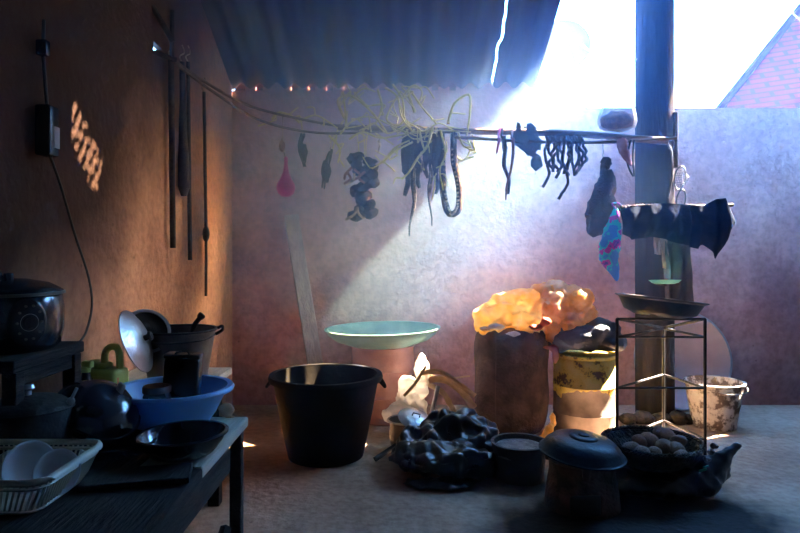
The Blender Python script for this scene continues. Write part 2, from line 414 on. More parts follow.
# ------------------------------------------------------------------ the setting
XR = 3.8; YB = -1.6; ZC = 2.95
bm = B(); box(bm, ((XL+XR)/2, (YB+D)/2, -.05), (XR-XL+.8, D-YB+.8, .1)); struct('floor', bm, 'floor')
# back wall: higher at the left where the roof rests on it, lower and open to the sky at the right
def roof_z(y): return 2.27+(D-y)*.485
bm = B()
prof = [(XL-.2, 0), (XR+.2, 0), (XR+.2, 2.108), (1.327, 2.108), (1.327, 2.285), (.975, 2.285), (.975, 2.232), (XL-.2, 2.232)]
f = [bm.verts.new((x, D, z)) for x, z in prof]; fa = bm.faces.new(f)
ex = bmesh.ops.extrude_face_region(bm, geom=[fa]); bmesh.ops.translate(bm, vec=(0,.16,0), verts=[v for v in ex['geom'] if isinstance(v, bmesh.types.BMVert)])
bmesh.ops.triangulate(bm, faces=[q for q in bm.faces if len(q.verts) > 4])
struct('wall_back', bm, 'wall_back')
# left wall with the small three-cornered gap under the eaves
bm = B()
yh0, zh0 = D*0+ (XL*F/(153-400)), 0
def LW(px, py):
    Y = XL*F/(px-400); return (Y, CH-(py-HZ)/F*Y)
h = [LW(153.5,41), LW(153.5,50), LW(162,50)]
pts = [(YB-.2,0),(D,0),(D,2.27),(3.0,2.95),(YB-.2,2.95)]
h0 = h[0]; 
vs = {}
def V(y,z):
    k=(round(y,4),round(z,4))
    if k not in vs: vs[k]=bm.verts.new((XL,y,z))
    return vs[k]
A,Bq,C_,D_,E_ = [V(*p) for p in pts]; a,b,c = [V(*p) for p in h]
for fc in ((A,Bq,c,b),(Bq,C_,c),(C_,D_,a,c),(D_,E_,a),(E_,A,b,a)): bm.faces.new(fc)
bmesh.ops.triangulate(bm, faces=bm.faces)
ex = bmesh.ops.extrude_face_region(bm, geom=list(bm.faces)); bmesh.ops.translate(bm, vec=(-.03,0,0), verts=[v for v in ex['geom'] if isinstance(v, bmesh.types.BMVert)])
struct('wall_left', bm, 'wall_left')
bm = B()
box(bm, (XR+.08, (YB+D)/2, 1.5), (.16, D-YB, 3.0)); struct('wall_right', bm, 'wall_dark')
bm = B()
box(bm, ((XL+XR)/2, YB-.08, 1.5), (XR-XL+.2, .16, 3.0))
struct('wall_front', bm, 'wall_dark')

# corrugated roof over the left half, sloping down to the back wall
def corrugated(bm, x0f, x1f, y0, y1, zf, pitch=.125, amp=.024, ny=24, t=.003):
    nx = int((x1f(y0)-x0f(y0))/pitch*8)
    up, lo = [], []
    for j in range(ny+1):
        y = y0+(y1-y0)*j/ny; a, b = x0f(y), x1f(y); ru = []; rl = []
        for i in range(nx+1):
            x = a+(b-a)*i/nx; z = zf(y)+amp*math.cos(2*PI*x/pitch)
            ru.append(bm.verts.new((x,y,z+t))); rl.append(bm.verts.new((x,y,z)))
        up.append(ru); lo.append(rl)
    for j in range(ny):
        for i in range(nx):
            bm.faces.new((up[j][i],up[j][i+1],up[j+1][i+1],up[j+1][i])); bm.faces.new((lo[j][i],lo[j+1][i],lo[j+1][i+1],lo[j][i+1]))
    for i in range(nx):
        for j in (0,ny): bm.faces.new((up[j][i],lo[j][i],lo[j][i+1],up[j][i+1]))
    for j in range(ny):
        for i in (0,nx): bm.faces.new((up[j][i],up[j+1][i],lo[j+1][i],lo[j][i]))
seam = lambda y: .645+.02*noise.noise(Vector((y*5,2.2,0)))+.012*noise.noise(Vector((y*19,1.2,0)))
bm = B()
corrugated(bm, lambda y: XL-.15, lambda y: seam(y), 3.0, 4.415, roof_z)
corrugated(bm, lambda y: seam(y)+(-.012 if y < 3.62 else .011+.01*max(0,noise.noise(Vector((y*7,9,0))))), lambda y: .965, 3.0, 4.415, lambda y: roof_z(y)+.004)
struct('ceiling', bm, 'tin', smooth=True)
# level roof nearer the camera, with a rusted-through place that throws the dappled patch on the left wall
bm = B()
hx0, hx1, hy0, hy1 = -.20, .44, 2.5, 3.0
zt = ZC+.022
def slab(x0,x1,y0,y1,z=zt,t=.02): box(bm, ((x0+x1)/2,(y0+y1)/2,z+t/2), (x1-x0,y1-y0,t))
slab(XL-.15, .98, YB-.2, hy0); slab(XL-.15, hx0, hy0, 3.07); slab(hx1, .98, hy0, 3.07); slab(hx0, hx1, hy1, 3.07)
# perforated sheet
st = .006
nx = int(round((hx1-hx0)/st)); ny = int(round((hy1-hy0)/st))
def open_cell(x, y):
    # where this ray of sun lands on the left wall
    k = (x-XL)/SUN.x; z = zt-k*SUN.z; Y = y-k*SUN.y
    u = (Y-2.33); v = z
    # leaning leaf-shaped patch measured in picture terms
    px = 400+F*XL/Y; py = HZ-(z-CH)*F/Y
    lo = 72+max(0,(py-150))*.55; hi = 76+(py-104)*.50
    if not (104 < py < 192 and lo < px < min(hi, 113)): return False
    g = math.sin((px*.9+py*.35)*.85)+.9*math.sin((py*.75-px*.5)*.62+1)+1.3*noise.noise(Vector((px*.16,py*.13,3)))
    return g > .1 and (int((x-hx0)/st)+2*int((y-hy0)/st)) % 5 == 0
grid = {}
def gv(i,j):
    if (i,j) not in grid: grid[(i,j)] = bm.verts.new((hx0+st*i, hy0+st*j, zt))
    return grid[(i,j)]
for i in range(nx):
    for j in range(ny):
        if not open_cell(hx0+st*(i+.5), hy0+st*(j+.5)):
            bm.faces.new((gv(i,j),gv(i+1,j),gv(i+1,j+1),gv(i,j+1)))
struct('ceiling_level', bm, 'tin')
# higher roof over the right half, carried by the pillar
bm = B(); box(bm, ((.97+XR+.3)/2, (YB-.2+4.29)/2, 3.01), (XR+.3-.97, 4.29-YB+.2, .04)); struct('ceiling_high', bm, 'tin')
# mud fillets in the corrugation at the wall head, some left open
bm = B()
gapx = [W(x,88,D).x for x in (232,249,266,296,314,331,348,378,431,459)]
x = XL
pk = .125
for k in range(-11, 9):
    xc = k*pk                                   # crest of the sheet
    if xc < XL or xc > .95: continue
    near = min(abs(g-xc) for g in gapx)
    box(bm, (xc+pk/2, D+.08, 2.235), (pk*.62, .15, .05))
    if near > .07: box(bm, (xc, D+.08, 2.252), (pk*.66, .15, .085))
struct('trim_1', bm, 'wall_back', label='mud packed into the roof corrugations at the wall head')

# ------------------------------------------------------------------ outside
bm = B(); box(bm, (4, 13, -.1), (40, 16.8, .1)); struct('ground_outside', bm, 'ground')
crests = [k*pk for k in range(-9, 8) if min(abs(g-k*pk) for g in gapx) <= .07 and k*pk > XL]
for q, xc in enumerate(crests):  # added scraps that tint the sunlight orange in the roof gaps
    bm = B()
    v1 = [bm.verts.new((xc+dx, D+.03+random.uniform(0,.01), 2.232+dz)) for dx, dz in ((-.060,0),(.060,0),(.048,.055),(.006,.075),(-.042,.055))]
    v2 = [bm.verts.new((v.co.x, v.co.y+.004, v.co.z)) for v in v1]
    bm.faces.new(v1); bm.faces.new(v2[::-1])
    for i in range(5): bm.faces.new((v1[i], v1[(i+1)%5], v2[(i+1)%5], v2[i]))
    o = emit('gap_glow_scrap', bm, 'seep', loc=(xc, D+.03, 2.232), smooth=False)
    tag(o, 'translucent orange scrap added for the sun glow in a gap under the tin roof edge on top of the back wall', 'tarpaulin', 'orange scraps in the corrugations at the wall head')

# neighbour's red tiled roof
r_ = root('tiled_roof_house', 'neighbouring house with red tiled roof beyond the back wall at the upper right', 'house', (6.2, 9.2, 0))
bm = B(); uvl = bm.loops.layers.uv.new('UVMap')
p0, p1 = W(706,130,8.2), W(808,2,8.6); p2 = p1+Vector((.2,.3,.15)); 
q = [p0, Vector((p0.x+3,p0.y-1.8,p0.z)), Vector((p1.x+3,p1.y-1.8,p1.z)), p1+Vector((.0,.0,0))]
q2 = [v+Vector((0,.1,-.1)) for v in q]
v1 = [bm.verts.new(v) for v in q]; v2 = [bm.verts.new(v) for v in q2]
bm.faces.new(v1); bm.faces.new(v2[::-1])
for i in range(4): bm.faces.new((v1[i],v1[(i+1)%4],v2[(i+1)%4],v2[i]))
for f in bm.faces:
    for l in f.loops: l[uvl].uv = (l.vert.co.x*1.5+l.vert.co.z*.0, l.vert.co.z*3.2+l.vert.co.y*.2)
emit('roof', bm, 'tile_red', r_, smooth=False)
bm = B(); box(bm, (p0.x+2.6, p0.y+.9, p0.z/2-.12), (3.2, 1.0, p0.z+.1)); emit('wall', bm, 'wall_dark', r_, smooth=False)
bm = B(); tube(bm, [p0+Vector((-.03,-.02,.03)), p1+Vector((-.03,-.02,.03))], .05, n=6); emit('verge_board', bm, mat('pale_blue_verge', (.02,.006,.012), bump=0, spec=0), r_)
# satellite dish
dc = W(565,50,7.0)
r_ = root('satellite_dish', 'faded orange satellite dish on a mast beyond the low wall', 'satellite dish', (dc.x, 7.1, 0))
bm = B(); R_ = rot_to((-.35,-.85,.35))
prof = [(.0005,0),(.12,.012),(.22,.04),(.30,.08),(.33,.10)]
lathe(bm, [(r*1.0,z) for r,z in prof]+[(r,z-.012) for r,z in prof[::-1]], dc, rot=R_, sx=.85, sy=1.05); emit('reflector', bm, 'dishm', r_)
bm = B(); 
for s in (-1,0,1):
    tube(bm, [dc+R_@Vector((s*.22,-.22 if s else -.3,.06)), dc+R_@Vector((0,-.02,.36))], .012, n=6)
emit('feed_arm', bm, 'alu', r_)
bm = B(); lathe(bm, [(.0005,0),(.04,0),(.04,.08),(.0005,.08)], dc+R_@Vector((0,-.02,.33)), n=14, rot=R_); emit('feed_horn', bm, 'dishm', r_)
bm = B(); tube(bm, [(dc.x, 7.12, 0), (dc.x, 7.12, dc.z-.02)], .035, n=10); emit('mast', bm, 'alu', r_)
# low shed roof below the dish
# thin wires across the sky
for n_, (a, b, lab) in enumerate([((668,42),(705,-14),'thin wire crossing the sky just right of the pillar'), ((770,-8),(806,26),'thin wire crossing the sky above the red tiled roof')]):
    bm = B(); tube(bm, [W(*a, 6.5), W(*b, 6.5)], .0035, n=5)
    o = emit('overhead_wire', bm, 'cable', loc=W(*a, 6.5)); tag(o, lab, 'wire')

# >>> objects
# ================================================================== things hanging at the back
# pillar
pc = Vector((1.675, 4.08, 0))
bm = B(); lathe(bm, [(.122,0),(.120,.6),(.119,1.5),(.120,2.3),(.119,2.985)], pc, n=28, cap0=True, cap1=True, wob=.04, seed=3)
tag(emit('pillar', bm, 'wood_pillar', loc=pc), 'tall dark round wooden pillar carrying the roof right of the hanging pole', 'pillar')
# stones round its foot
for i, (px, py, r) in enumerate([(628,417,.05),(643,421,.06),(662,422,.055),(678,417,.06),(688,413,.045)]):
    c = W(px, py, 3.93); c.z = r*.6
    bm = B(); blob(bm, c, (r*1.2,r,r*.75), sub=2, amp=.25, seed=i)
    tag(emit('stone', bm, 'wood_dark', loc=(c.x,c.y,0)), ['rough brown stone at the left foot of the pillar','rough brown stone in front of the pillar foot, left of centre','rough brown stone in front of the pillar foot, right of centre','rough brown stone at the right foot of the pillar','small rough brown stone right of the pillar, by the spattered bucket'][i], 'stone', 'stones round the pillar foot')
# the drying pole and the thinner stick below it
PY = 3.93
bm = B(); pts = smooth_pts([W(338,127,PY-.03), W(460,131,PY), W(560,133,PY), W(640,139,PY+.02), W(668,141,PY+.0)], 6)
n = len(pts); tube(bm, pts, [.018+.006*min(1,i/n*1.3) for i in range(n)], n=10, wob=.12)
tag(emit('drying_pole', bm, 'wood_pole', loc=pts[0]), 'thick horizontal wooden pole that food hangs from, tied to the pillar', 'pole')
bm = B(); pts = smooth_pts([W(455,137,PY-.05), W(540,142,PY-.05), W(610,142,PY-.05), W(677,138,PY-.06)], 6)
tube(bm, pts, .0105, n=8, wob=.15)
tag(emit('thin_stick', bm, 'wood_pole', loc=pts[0]), 'thin horizontal stick lashed just below the thick drying pole', 'stick')
# two sagging ropes from the eaves to the pole
for i, (pp, lab) in enumerate([
    ([W(171,58,3.1), W(205,82,3.35), W(250,106,3.65), W(300,119,3.85), W(350,128,PY)], 'upper dark rope sagging from the left eaves to the drying pole'),
    ([W(171,60,3.08), W(215,93,3.4), W(262,121,3.7), W(320,133,3.88), (W(385,131,PY))], 'lower dark rope sagging from the left eaves to the drying pole')]):
    bm = B(); tube(bm, smooth_pts(pp, 8), .008, n=7, wob=.2, seed=i)
    tag(emit('rope', bm, 'wood_pole', loc=pp[0]), lab, 'rope')
# braces at the eaves
for i, (a, b, r, lab) in enumerate([(W(152,6,2.98), W(173,42,3.02), .014, 'slanting wooden brace under the left eaves above the bright gap'),
                                   (W(172,10,3.0), W(172,62,3.05), .012, 'upright wooden batten at the left eaves beside the bright gap'),
                                   (W(154,52,2.98), W(176,60,3.06), .012, 'short level batten under the bright gap of the left wall')]):
    bm = B(); tube(bm, [a, b], r, n=6); tag(emit('batten', bm, 'wood_dark', loc=a), lab, 'batten')
# long things hung on the left wall
def wall_pt(px, py, off=.03):
    Y = (XL+off)*F/(px-400); return W(px, py, Y)
for i, (px, y0, y1, r0, r1, lab) in enumerate([
    (171, 58, 248, .016, .014, 'leftmost long dark pole hanging on the left wall below the eaves'),
    (182, 62, 196, .020, .036, 'paddle-ended dark pole hanging on the left wall between two thin ones'),
    (188, 62, 260, .010, .012, 'thin dark pole hanging just right of the paddle-ended pole'),
    (204, 92, 226, .010, .010, 'thin dark rod with a hanging ladle end nearest the room corner')]):
    a, b = wall_pt(px, y0), wall_pt(px+2, y1); r_ = root('hanging_pole', lab, 'pole', b)
    bm = B(); k = 14; ptsl = [a.lerp(b, t/k) for t in range(k+1)]
    if i == 1: rad = [r0*.7+(r1-r0*.7)*(t/k)**1.6 for t in range(k)]+[r1*.45]
    else: rad = [r0+(r1-r0)*t/k for t in range(k+1)]
    tube(bm, ptsl, rad, n=10, wob=.12, seed=i); emit('shaft', bm, 'wood_dark', r_)
    bm = B(); tube(bm, smooth_pts([a, a+Vector((-.012,0,.03)), a+Vector((.012,0,.05)), a+Vector((-.0,0,.09))], 4), .004, n=5); emit('string', bm, 'rope', r_)
    if i == 3:
        bm = B(); c = wall_pt(206, 262); tube(bm, [b, wall_pt(206,296)], .009, n=8); emit('ladle_stem', bm, 'wood_dark', r_)
        bm = B(); blob(bm, wall_pt(206,234), (.022,.022,.05), sub=2, amp=.1); emit('ladle_bowl', bm, 'wood_dark', r_)

def string(bm, a, b, r=.003):
    tube(bm, smooth_pts([a, a.lerp(b,.5)+Vector((random.uniform(-.01,.01),0,0)), b], 4), r, n=5)
# magenta bulb-shaped net hanging at the left
r_ = root('hanging_bulb', 'magenta round-bottomed bulb hanging by a string left of the tangled vines', 'bulb', W(286,192,3.88))
c = W(286,188,3.88)
bm = B(); lathe(bm, [(.0005,-.055),(.025,-.052),(.048,-.035),(.060,-.005),(.055,.025),(.035,.06),(.018,.10),(.011,.15),(.012,.19),(.0005,.2)], c, n=24, wob=.06); emit('bulb', bm, 'pink', r_)
bm = B(); string(bm, W(286,163,3.88), W(282,142,3.88), .005); string(bm, W(282,142,3.88), W(283,112,3.88)); emit('string', bm, 'rope', r_)
bm = B(); blob(bm, W(282,146,3.88), (.02,.018,.04), sub=2, amp=.35, seed=5); emit('dried_tuft', bm, 'meat_red', r_)
# small dried bunches
def bunch(name, lab, cat, pts, strs, m, top, seed, group=None, rad=.008, n=5, blobs=()):
    r_ = root(name, lab, cat, top, group)
    bm = B(); rnd = random.Random(seed)
    for k in range(n):
        pp = [Vector(p)+Vector((rnd.uniform(-.014,.014), rnd.uniform(-.02,.02), rnd.uniform(-.012,.012))) for p in pts]
        pp = smooth_pts(pp, 5); L_ = len(pp)
        tube(bm, pp, [rad*(1-.55*i/L_) for i in range(L_)], n=6, wob=.35, seed=seed+k)
    for (q, s_) in blobs: blob(bm, q, s_, sub=2, amp=.35, seed=seed)
    emit('dried_strips', bm, m, r_)
    bm = B(); string(bm, Vector(top), Vector(pts[0])); emit('string', bm, 'rope', r_)
    return r_
Yh = 3.9
bunch('dried_bunch', 'small dried bunch hanging just right of the magenta bulb', 'dried food', [W(303,134,Yh),W(300,148,Yh),W(305,165,Yh)], 0, 'meat_dark', W(299,116,Yh), 1, 'small dried bunches', blobs=[(W(304,152,Yh),(.025,.02,.06))])
bunch('dried_bunch', 'forked dried bunch hanging midway between the magenta bulb and the knobbly cluster', 'dried food', [W(330,150,Yh),W(327,165,Yh),W(322,188,Yh)], 0, 'meat_dark', W(331,138,Yh), 2, 'small dried bunches', blobs=[(W(326,172,Yh),(.03,.02,.07))])
bunch('dried_bunch', 'tiny dried sprig hanging from the vines above the knobbly cluster', 'dried food', [W(380,140,Yh),W(379,146,Yh),W(380,152,Yh)], 0, 'rope', W(380,128,Yh), 3, 'small dried bunches', n=2)
# knobbly cluster
r_ = root('dried_root_cluster', 'knobbly dark cluster of dried roots hanging from the vines', 'dried food', W(364,218,3.9))
bm = B(); rnd = random.Random(4)
for k in range(21):
    px = 364+rnd.uniform(-11,11)*(1-.3*k/20); py = 156+k*3.0; 
    blob(bm, W(px, py, 3.9+rnd.uniform(-.04,.04)), (rnd.uniform(.03,.055),)*2+(rnd.uniform(.025,.04),), sub=2, amp=.4, seed=k)
emit('roots', bm, 'meat_dark', r_)
bm = B()
for k in range(7):
    px = 360+rnd.uniform(-14,14); py = 185+rnd.uniform(-20,25); p = W(px,py,3.84)
    bm = B(); tube(bm, smooth_pts([p, p+Vector((rnd.uniform(-.04,.04),-.02,-.04)), p+Vector((rnd.uniform(-.07,.07),0,-.07))],4), .008, n=6)
    emit('pale_root', bm, 'rope' if k < 3 else 'meat_red', r_)
bm = B(); string(bm, W(364,158,3.9), W(362,128,3.93)); string(bm, W(366,158,3.9), W(369,128,3.93)); string(bm, W(360,158,3.9), W(357,130,3.93)); emit('string', bm, 'fibre', r_)
# tangle of dry vines
bm = B(); rnd = random.Random(11)
vines = [[(345,118),(338,100),(352,96),(372,112),(386,132)],[(392,84),(403,100),(404,118),(414,133),(420,128)],[(386,88),(398,96),(402,116),(416,134),(432,142)],
 [(415,112),(409,96),(412,92),(422,108),(436,124)],[(448,124),(456,102),(468,96),(470,112),(466,136),(470,148),(462,160),(452,150)],[(350,140),(362,133),(380,138),(400,136),(430,130),(470,132)],
 [(340,134),(352,120),(372,118),(398,128),(418,136)],[(412,142),(395,150),(384,160),(372,168)],[(410,140),(396,148),(386,158),(376,166)],[(347,128),(345,112),(343,92)],[(378,90),(381,108),(377,124)],
 [(406,118),(398,126),(386,120),(394,104),(402,92)],[(420,132),(425,150),(432,162),(436,180),(432,200)],[(432,128),(428,146),(418,158),(410,172),(402,180)],[(330,136),(340,148),(338,162)],
 [(300,122),(316,116),(330,122),(342,130)],[(272,120),(280,112),(292,116),(300,124)],[(440,130),(446,152),(440,170),(444,190)],[(424,134),(420,150),(424,170)],[(398,130),(410,124),(424,132),(440,124),(456,132)],
 [(362,132),(374,124),(386,134),(402,130),(414,140),(428,136)],[(404,96),(414,86),(422,92),(418,104)],[(350,100),(362,88),(376,92)],[(458,132),(464,146),(474,150),(470,140),(462,138)]]
for k, v in enumerate(vines):
    Yv = 3.86+rnd.uniform(-.07,.06)
    pp = smooth_pts([W(x+rnd.uniform(-1,1),y+rnd.uniform(-1,1),Yv+rnd.uniform(-.03,.03)) for x,y in v], 5); L_ = len(pp)
    r0 = rnd.uniform(.006,.010)
    if k in (7,8): r0 = .0075
    tube(bm, pp, [r0*(1-.4*i/L_) for i in range(L_)], n=5, wob=.2, seed=k)
    for e in range(3):
        i0 = rnd.randrange(2, L_-1); p = pp[i0]
        tube(bm, smooth_pts([p, p+Vector((rnd.uniform(-.05,.05),rnd.uniform(-.02,.02),rnd.uniform(-.05,.05))), p+Vector((rnd.uniform(-.10,.10),rnd.uniform(-.03,.03),rnd.uniform(-.10,.06)))], 4), .004, n=4)
vn = emit('dry_vines', bm, 'fibre', loc=W(405,132,PY)); tag(vn, 'tangle of dry greenish vines and twigs heaped on the left end of the pole', 'vines')
# dark strips hanging under the vines: one thing each
rnd = random.Random(21)
strips = [(407,134,196,.034,'leftmost wide dark strip of drying meat under the vines'),(414,134,236,.016,'long tapering pale-spotted strip, the lowest of the drying meat'),(419,134,188,.03,'dark wide strip of drying meat right of the longest one'),
          (426,134,178,.03,'dark strip of drying meat in the middle of the row under the vines'),(430,134,226,.012,'long thin strip of drying meat with a pointed end, in the middle of the row'),(436,134,194,.026,'dark strip of drying meat left of the hanging loop, slightly curled')]
for k, (px, y0, y1, r0, lab) in enumerate(strips):
    Ys = 3.9-.01*k
    r_ = root('drying_strip', lab, 'dried meat', W(px,y0,Ys), 'strips of meat drying on the pole')
    kk = 12; ptsl = [W(px+2.2*math.sin(j*.9+k)*(j/kk)+(-3 if k==1 else 0)*(j/kk)**2, y0+(y1-y0)*j/kk, Ys) for j in range(kk+1)]
    bm = B(); tube(bm, ptsl, [r0*1.12*(.9 if j<kk*.6 else 1.05-(j/kk)*.75) for j in range(kk+1)], n=9, wob=.45, seed=k*2.3, flat=.5); emit('strip', bm, 'meat_dark', r_)
    bm = B(); lathe(bm, [(.024,-.008),(.033,-.008),(.033,.008),(.024,.008),(.024,-.008)], W(px,y0-2,PY), n=14, rot=RY(90)); emit('loop', bm, 'fibre', r_)
    if k in (1, 2, 4):
        bm = B()
        tube(bm, [q+Vector((r0*.5,-.014,0)) for q in ptsl[4:10]], [.004,.011,.006,.012,.007,.004], n=6, wob=.5, seed=k)
        emit('pale_fat', bm, 'rope', r_)
# thick rope loop
bm = B(); pts = smooth_pts([W(441,132,3.88),W(442,160,3.86),W(443,190,3.86),W(447,210,3.86),W(453,214,3.86),W(459,207,3.86),W(459,185,3.88),W(454,160,3.9),W(454,132,3.9)], 6)
tube(bm, pts, [.021]*len(pts), n=10, wob=.12)
r_ = root('hanging_loop', 'thick looped sausage-like loop hanging at the right end of the vines', 'loop', W(450,134,3.88)); emit('loop', bm, 'meat_dark', r_)
bm = B(); rnd = random.Random(3)
for i in range(4, len(pts)-4):
    p = pts[i]; blob(bm, p+Vector((.010*(1 if i>22 else -1)*-1,-.016,0)), (.010,.007,.009), sub=1, amp=.4, seed=i)
emit('pale_edge', bm, 'rope', r_)
# pink strips
for k, (pp, m_, lab) in enumerate([([(503,136),(505,150),(504,165),(509,180),(508,194)], 'meat_dark', 'pair of dark thin strips hanging right of the gap on the pole'),
                                 ([(513,138),(513,155),(511,170),(507,185),(506,200)], 'meat_red', 'reddish thin strip crossing the dark thin strips at its tip'),
                                 ([(500,138),(498,146),(497,153)], 'pink', 'short pink scrap left of the dark thin strips on the pole')]):
    pts = smooth_pts([W(x,y,3.87-.02*k) for x,y in pp], 5); L_ = len(pts)
    bm = B(); tube(bm, pts, [(.017 if k==0 else .011)*(1-.5*i/L_) for i in range(L_)], n=8, wob=.3, seed=k, flat=.6)
    tube(bm, [pts[0]+Vector((-.01,0,0)), pts[0]+Vector((0,.03,.05)), W(pp[0][0],128,3.95)], .008, n=6)
    tag(emit('dried_strip', bm, m_, loc=pts[0]), lab, 'dried meat')
# winged dark leaves
r_ = root('dried_leaf_bunch', 'dark winged bunch of dried leaves sitting over the pole', 'leaves', W(528,135,3.88))
def leaf(bm, pts, th=.006, Y=3.87):
    a = [bm.verts.new(W(x,y,Y)+Vector((0,.02*noise.noise(Vector((x*.2,y*.2,0))),0))) for x,y in pts]; b = [bm.verts.new(v.co+Vector((0,th,0))) for v in a]
    bm.faces.new(a); bm.faces.new(b[::-1])
    for i in range(len(a)): bm.faces.new((a[i],a[(i+1)%len(a)],b[(i+1)%len(a)],b[i]))
for k, pl in enumerate([[(516,128),(517,122),(521,123),(521,131),(527,134),(529,142),(522,145),(515,140)], [(527,124),(531,122),(536,127),(538,134),(540,140),(536,152),(528,156),(522,150),(526,138)],
           [(511,130),(520,134),(532,142),(538,150),(533,157),(524,152),(514,144)], [(531,160),(535,153),(541,156),(543,166),(536,171),(531,166)], [(524,126),(534,132),(542,140),(541,150),(532,148),(524,140)]]):
    bm = B(); leaf(bm, pl, .008, 3.86+.018*k); emit('leaf', bm, 'leaf', r_)
# dark curly strands bundle
rnd = random.Random(31)
names = ['far left','left','inner left','middle','inner right','right','far right']
for k in range(14):
    x0 = 548+k*2.75; ln = [40,26,30,36,30,32,52,34,28,34,26,32,28,22][k]
    pts = [(x0,142)]
    for j in range(1, 6): pts.append((x0+rnd.uniform(-3.2,3.2), 142+ln*j/5))
    if k in (0,6): pts.append((pts[-1][0]-3, pts[-1][1]+5))
    pp = smooth_pts([W(x,y,3.86-.008*(k%3)) for x,y in pts], 5)
    bm = B(); tube(bm, pp, .0095, n=7, wob=.35, seed=k); tube(bm, [pp[0], pp[0]+Vector((0,.03,.025)), pp[0]+Vector((.004,.07,.05))], .008, n=6)
    tag(emit('curly_strand', bm, 'meat_dark', loc=pp[0]), 'dark curly strand in the bunch hanging from the thin stick left of the clear bag', 'dried food', 'curly dark strands on the thin stick')
# dried leg of meat
r_ = root('dried_meat_leg', 'dark leg-shaped dried meat hanging left of the pillar under the pole', 'dried meat', W(600,236,3.85))
c = [(606,157,.018),(606,163,.036),(604,170,.022),(607,177,.05),(605,190,.068),(602,205,.082),(599,218,.084),(595,228,.062),(590,235,.022)]
bm = B(); pp = smooth_pts([W(x,y,3.85) for x,y,r in c], 4); rr = []
for i in range(len(pp)):
    k = i/4; j = min(int(k), len(c)-2); rr.append(c[j][2]*(1-(k-j))+c[j+1][2]*(k-j))
tube(bm, pp, rr, n=14, wob=.35, seed=4, flat=.6); emit('meat', bm, 'meat_dark', r_)
bm = B(); string(bm, W(603,158,3.85), W(602,140,3.9), .004); emit('string', bm, 'rope', r_)
# patterned bag
c = [(616,208,.010),(615,216,.028),(613,230,.052),(610,245,.064),(609,258,.058),(614,270,.034),(617,281,.006)]
bm = B(); pp = smooth_pts([W(x,y,3.78) for x,y,r in c], 4); rr = []
for i in range(len(pp)):
    k = i/4; j = min(int(k), len(c)-2); rr.append(c[j][2]*(1-(k-j))+c[j+1][2]*(k-j))
tube(bm, pp, rr, n=14, wob=.22, seed=9, flat=.5)
r_ = root('patterned_bag', 'blue, cyan and magenta patterned bag hanging at the left end of the cloth rail', 'bag', W(612,245,3.78)); emit('bag', bm, 'batik', r_)
bm = B(); tube(bm, smooth_pts([W(616,209,3.78), W(612,204,3.8), W(618,203,3.83), W(623,208,3.84)],4), .006, n=6); emit('tie', bm, 'batik', r_)
# pink cloth and black thong by the pillar
bm = B(); pp = smooth_pts([W(624,138,3.86),W(622,147,3.86),W(626,155,3.86),W(631,166,3.86)],5); tube(bm, pp, [.012,.02,.03,.034,.034,.034,.03,.032,.03,.028,.026,.022,.018,.014,.01,.005][:len(pp)], n=9, wob=.5, flat=.5)
tag(emit('rag', bm, 'cloth_rose', loc=pp[0]), 'small rose-coloured rag hanging from the pole end beside the pillar', 'rag')
bm = B(); tube(bm, smooth_pts([W(631,140,3.87),W(627,156,3.87),W(629,168,3.87),W(634,176,3.87),W(633,160,3.87),W(634,140,3.87)],5), .0065, n=6)
tag(emit('thong', bm, 'cable', loc=W(631,140,3.87)), 'black leather thong looped from the pole at the left side of the pillar', 'thong')
# clear bag standing on the pole
r_ = root('clear_bag', 'clear plastic bag of brown food tied up to the pillar above the pole', 'bag', W(618,131,3.86))
c = W(618,112,3.87)
bm = B(); lathe(bm, [(.0005,-.125),(.06,-.123),(.108,-.10),(.122,-.06),(.118,-.02),(.095,.05),(.065,.13),(.035,.21),(.012,.27),(.010,.30),(.025,.33)], c, n=26, wob=.10, sy=.75)
bm2 = list(bm.verts)
for v in bm2:
    t = (v.co.z-(c.z+0.0))/.33
    if t > 0: v.co.x += .095*t*t**.3
emit('film', bm, 'clearbag', r_)
bm = B(); blob(bm, c+Vector((0,0,-.058)), (.108,.078,.064), sub=3, amp=.18, fr=4, seed=2); emit('food', bm, 'content', r_)
# strainer hung right of the pillar
r_ = root('wire_strainer', 'round wire strainer with a dark handle hanging on the right side of the pillar', 'strainer', W(681,180,4.0))
c = W(680,178,3.99)
bm = B()
for rr_, cc, tl in ((.058, c, .55), (.052, W(681,200,3.99), .5)):
    pts = [cc+Vector((rr_*tl*2*.55*math.sin(a), -.02*math.cos(a), rr_*math.cos(a)*1.25)) for a in [2*PI*i/24 for i in range(25)]]; tube(bm, pts, .005, n=6)
emit('rim', bm, 'iron', r_)
bm = B()
for i in range(-4, 5):
    x = i*.011; h = math.sqrt(max(0, 1-(x/.05)**2))*.06
    tube(bm, [c+Vector((x,0,-h)), c+Vector((x,-.03,0)), c+Vector((x,0,h))], .0013, n=4)
    x = i*.015; h = math.sqrt(max(0, 1-(x/.068)**2))*.05
    tube(bm, [c+Vector((-h*.7,0,x)), c+Vector((0,-.03,x)), c+Vector((h*.7,0,x))], .0013, n=4)
emit('mesh', bm, 'iron', r_)
bm = B(); box(bm, W(675,140,4.0), (.034,.022,.36), RZ(0), .006); emit('handle', bm, 'wood_dark', r_)
# curved cane leaning on the pillar face
bm = B(); tube(bm, smooth_pts([W(668,198,3.97),W(672,176,3.97),W(671,150,3.97),W(664,140,3.97)],6), .006, n=6)
tag(emit('bent_wire', bm, 'iron', loc=W(668,198,3.97)), 'bent dark wire hooked on the front of the pillar near the pole', 'wire')
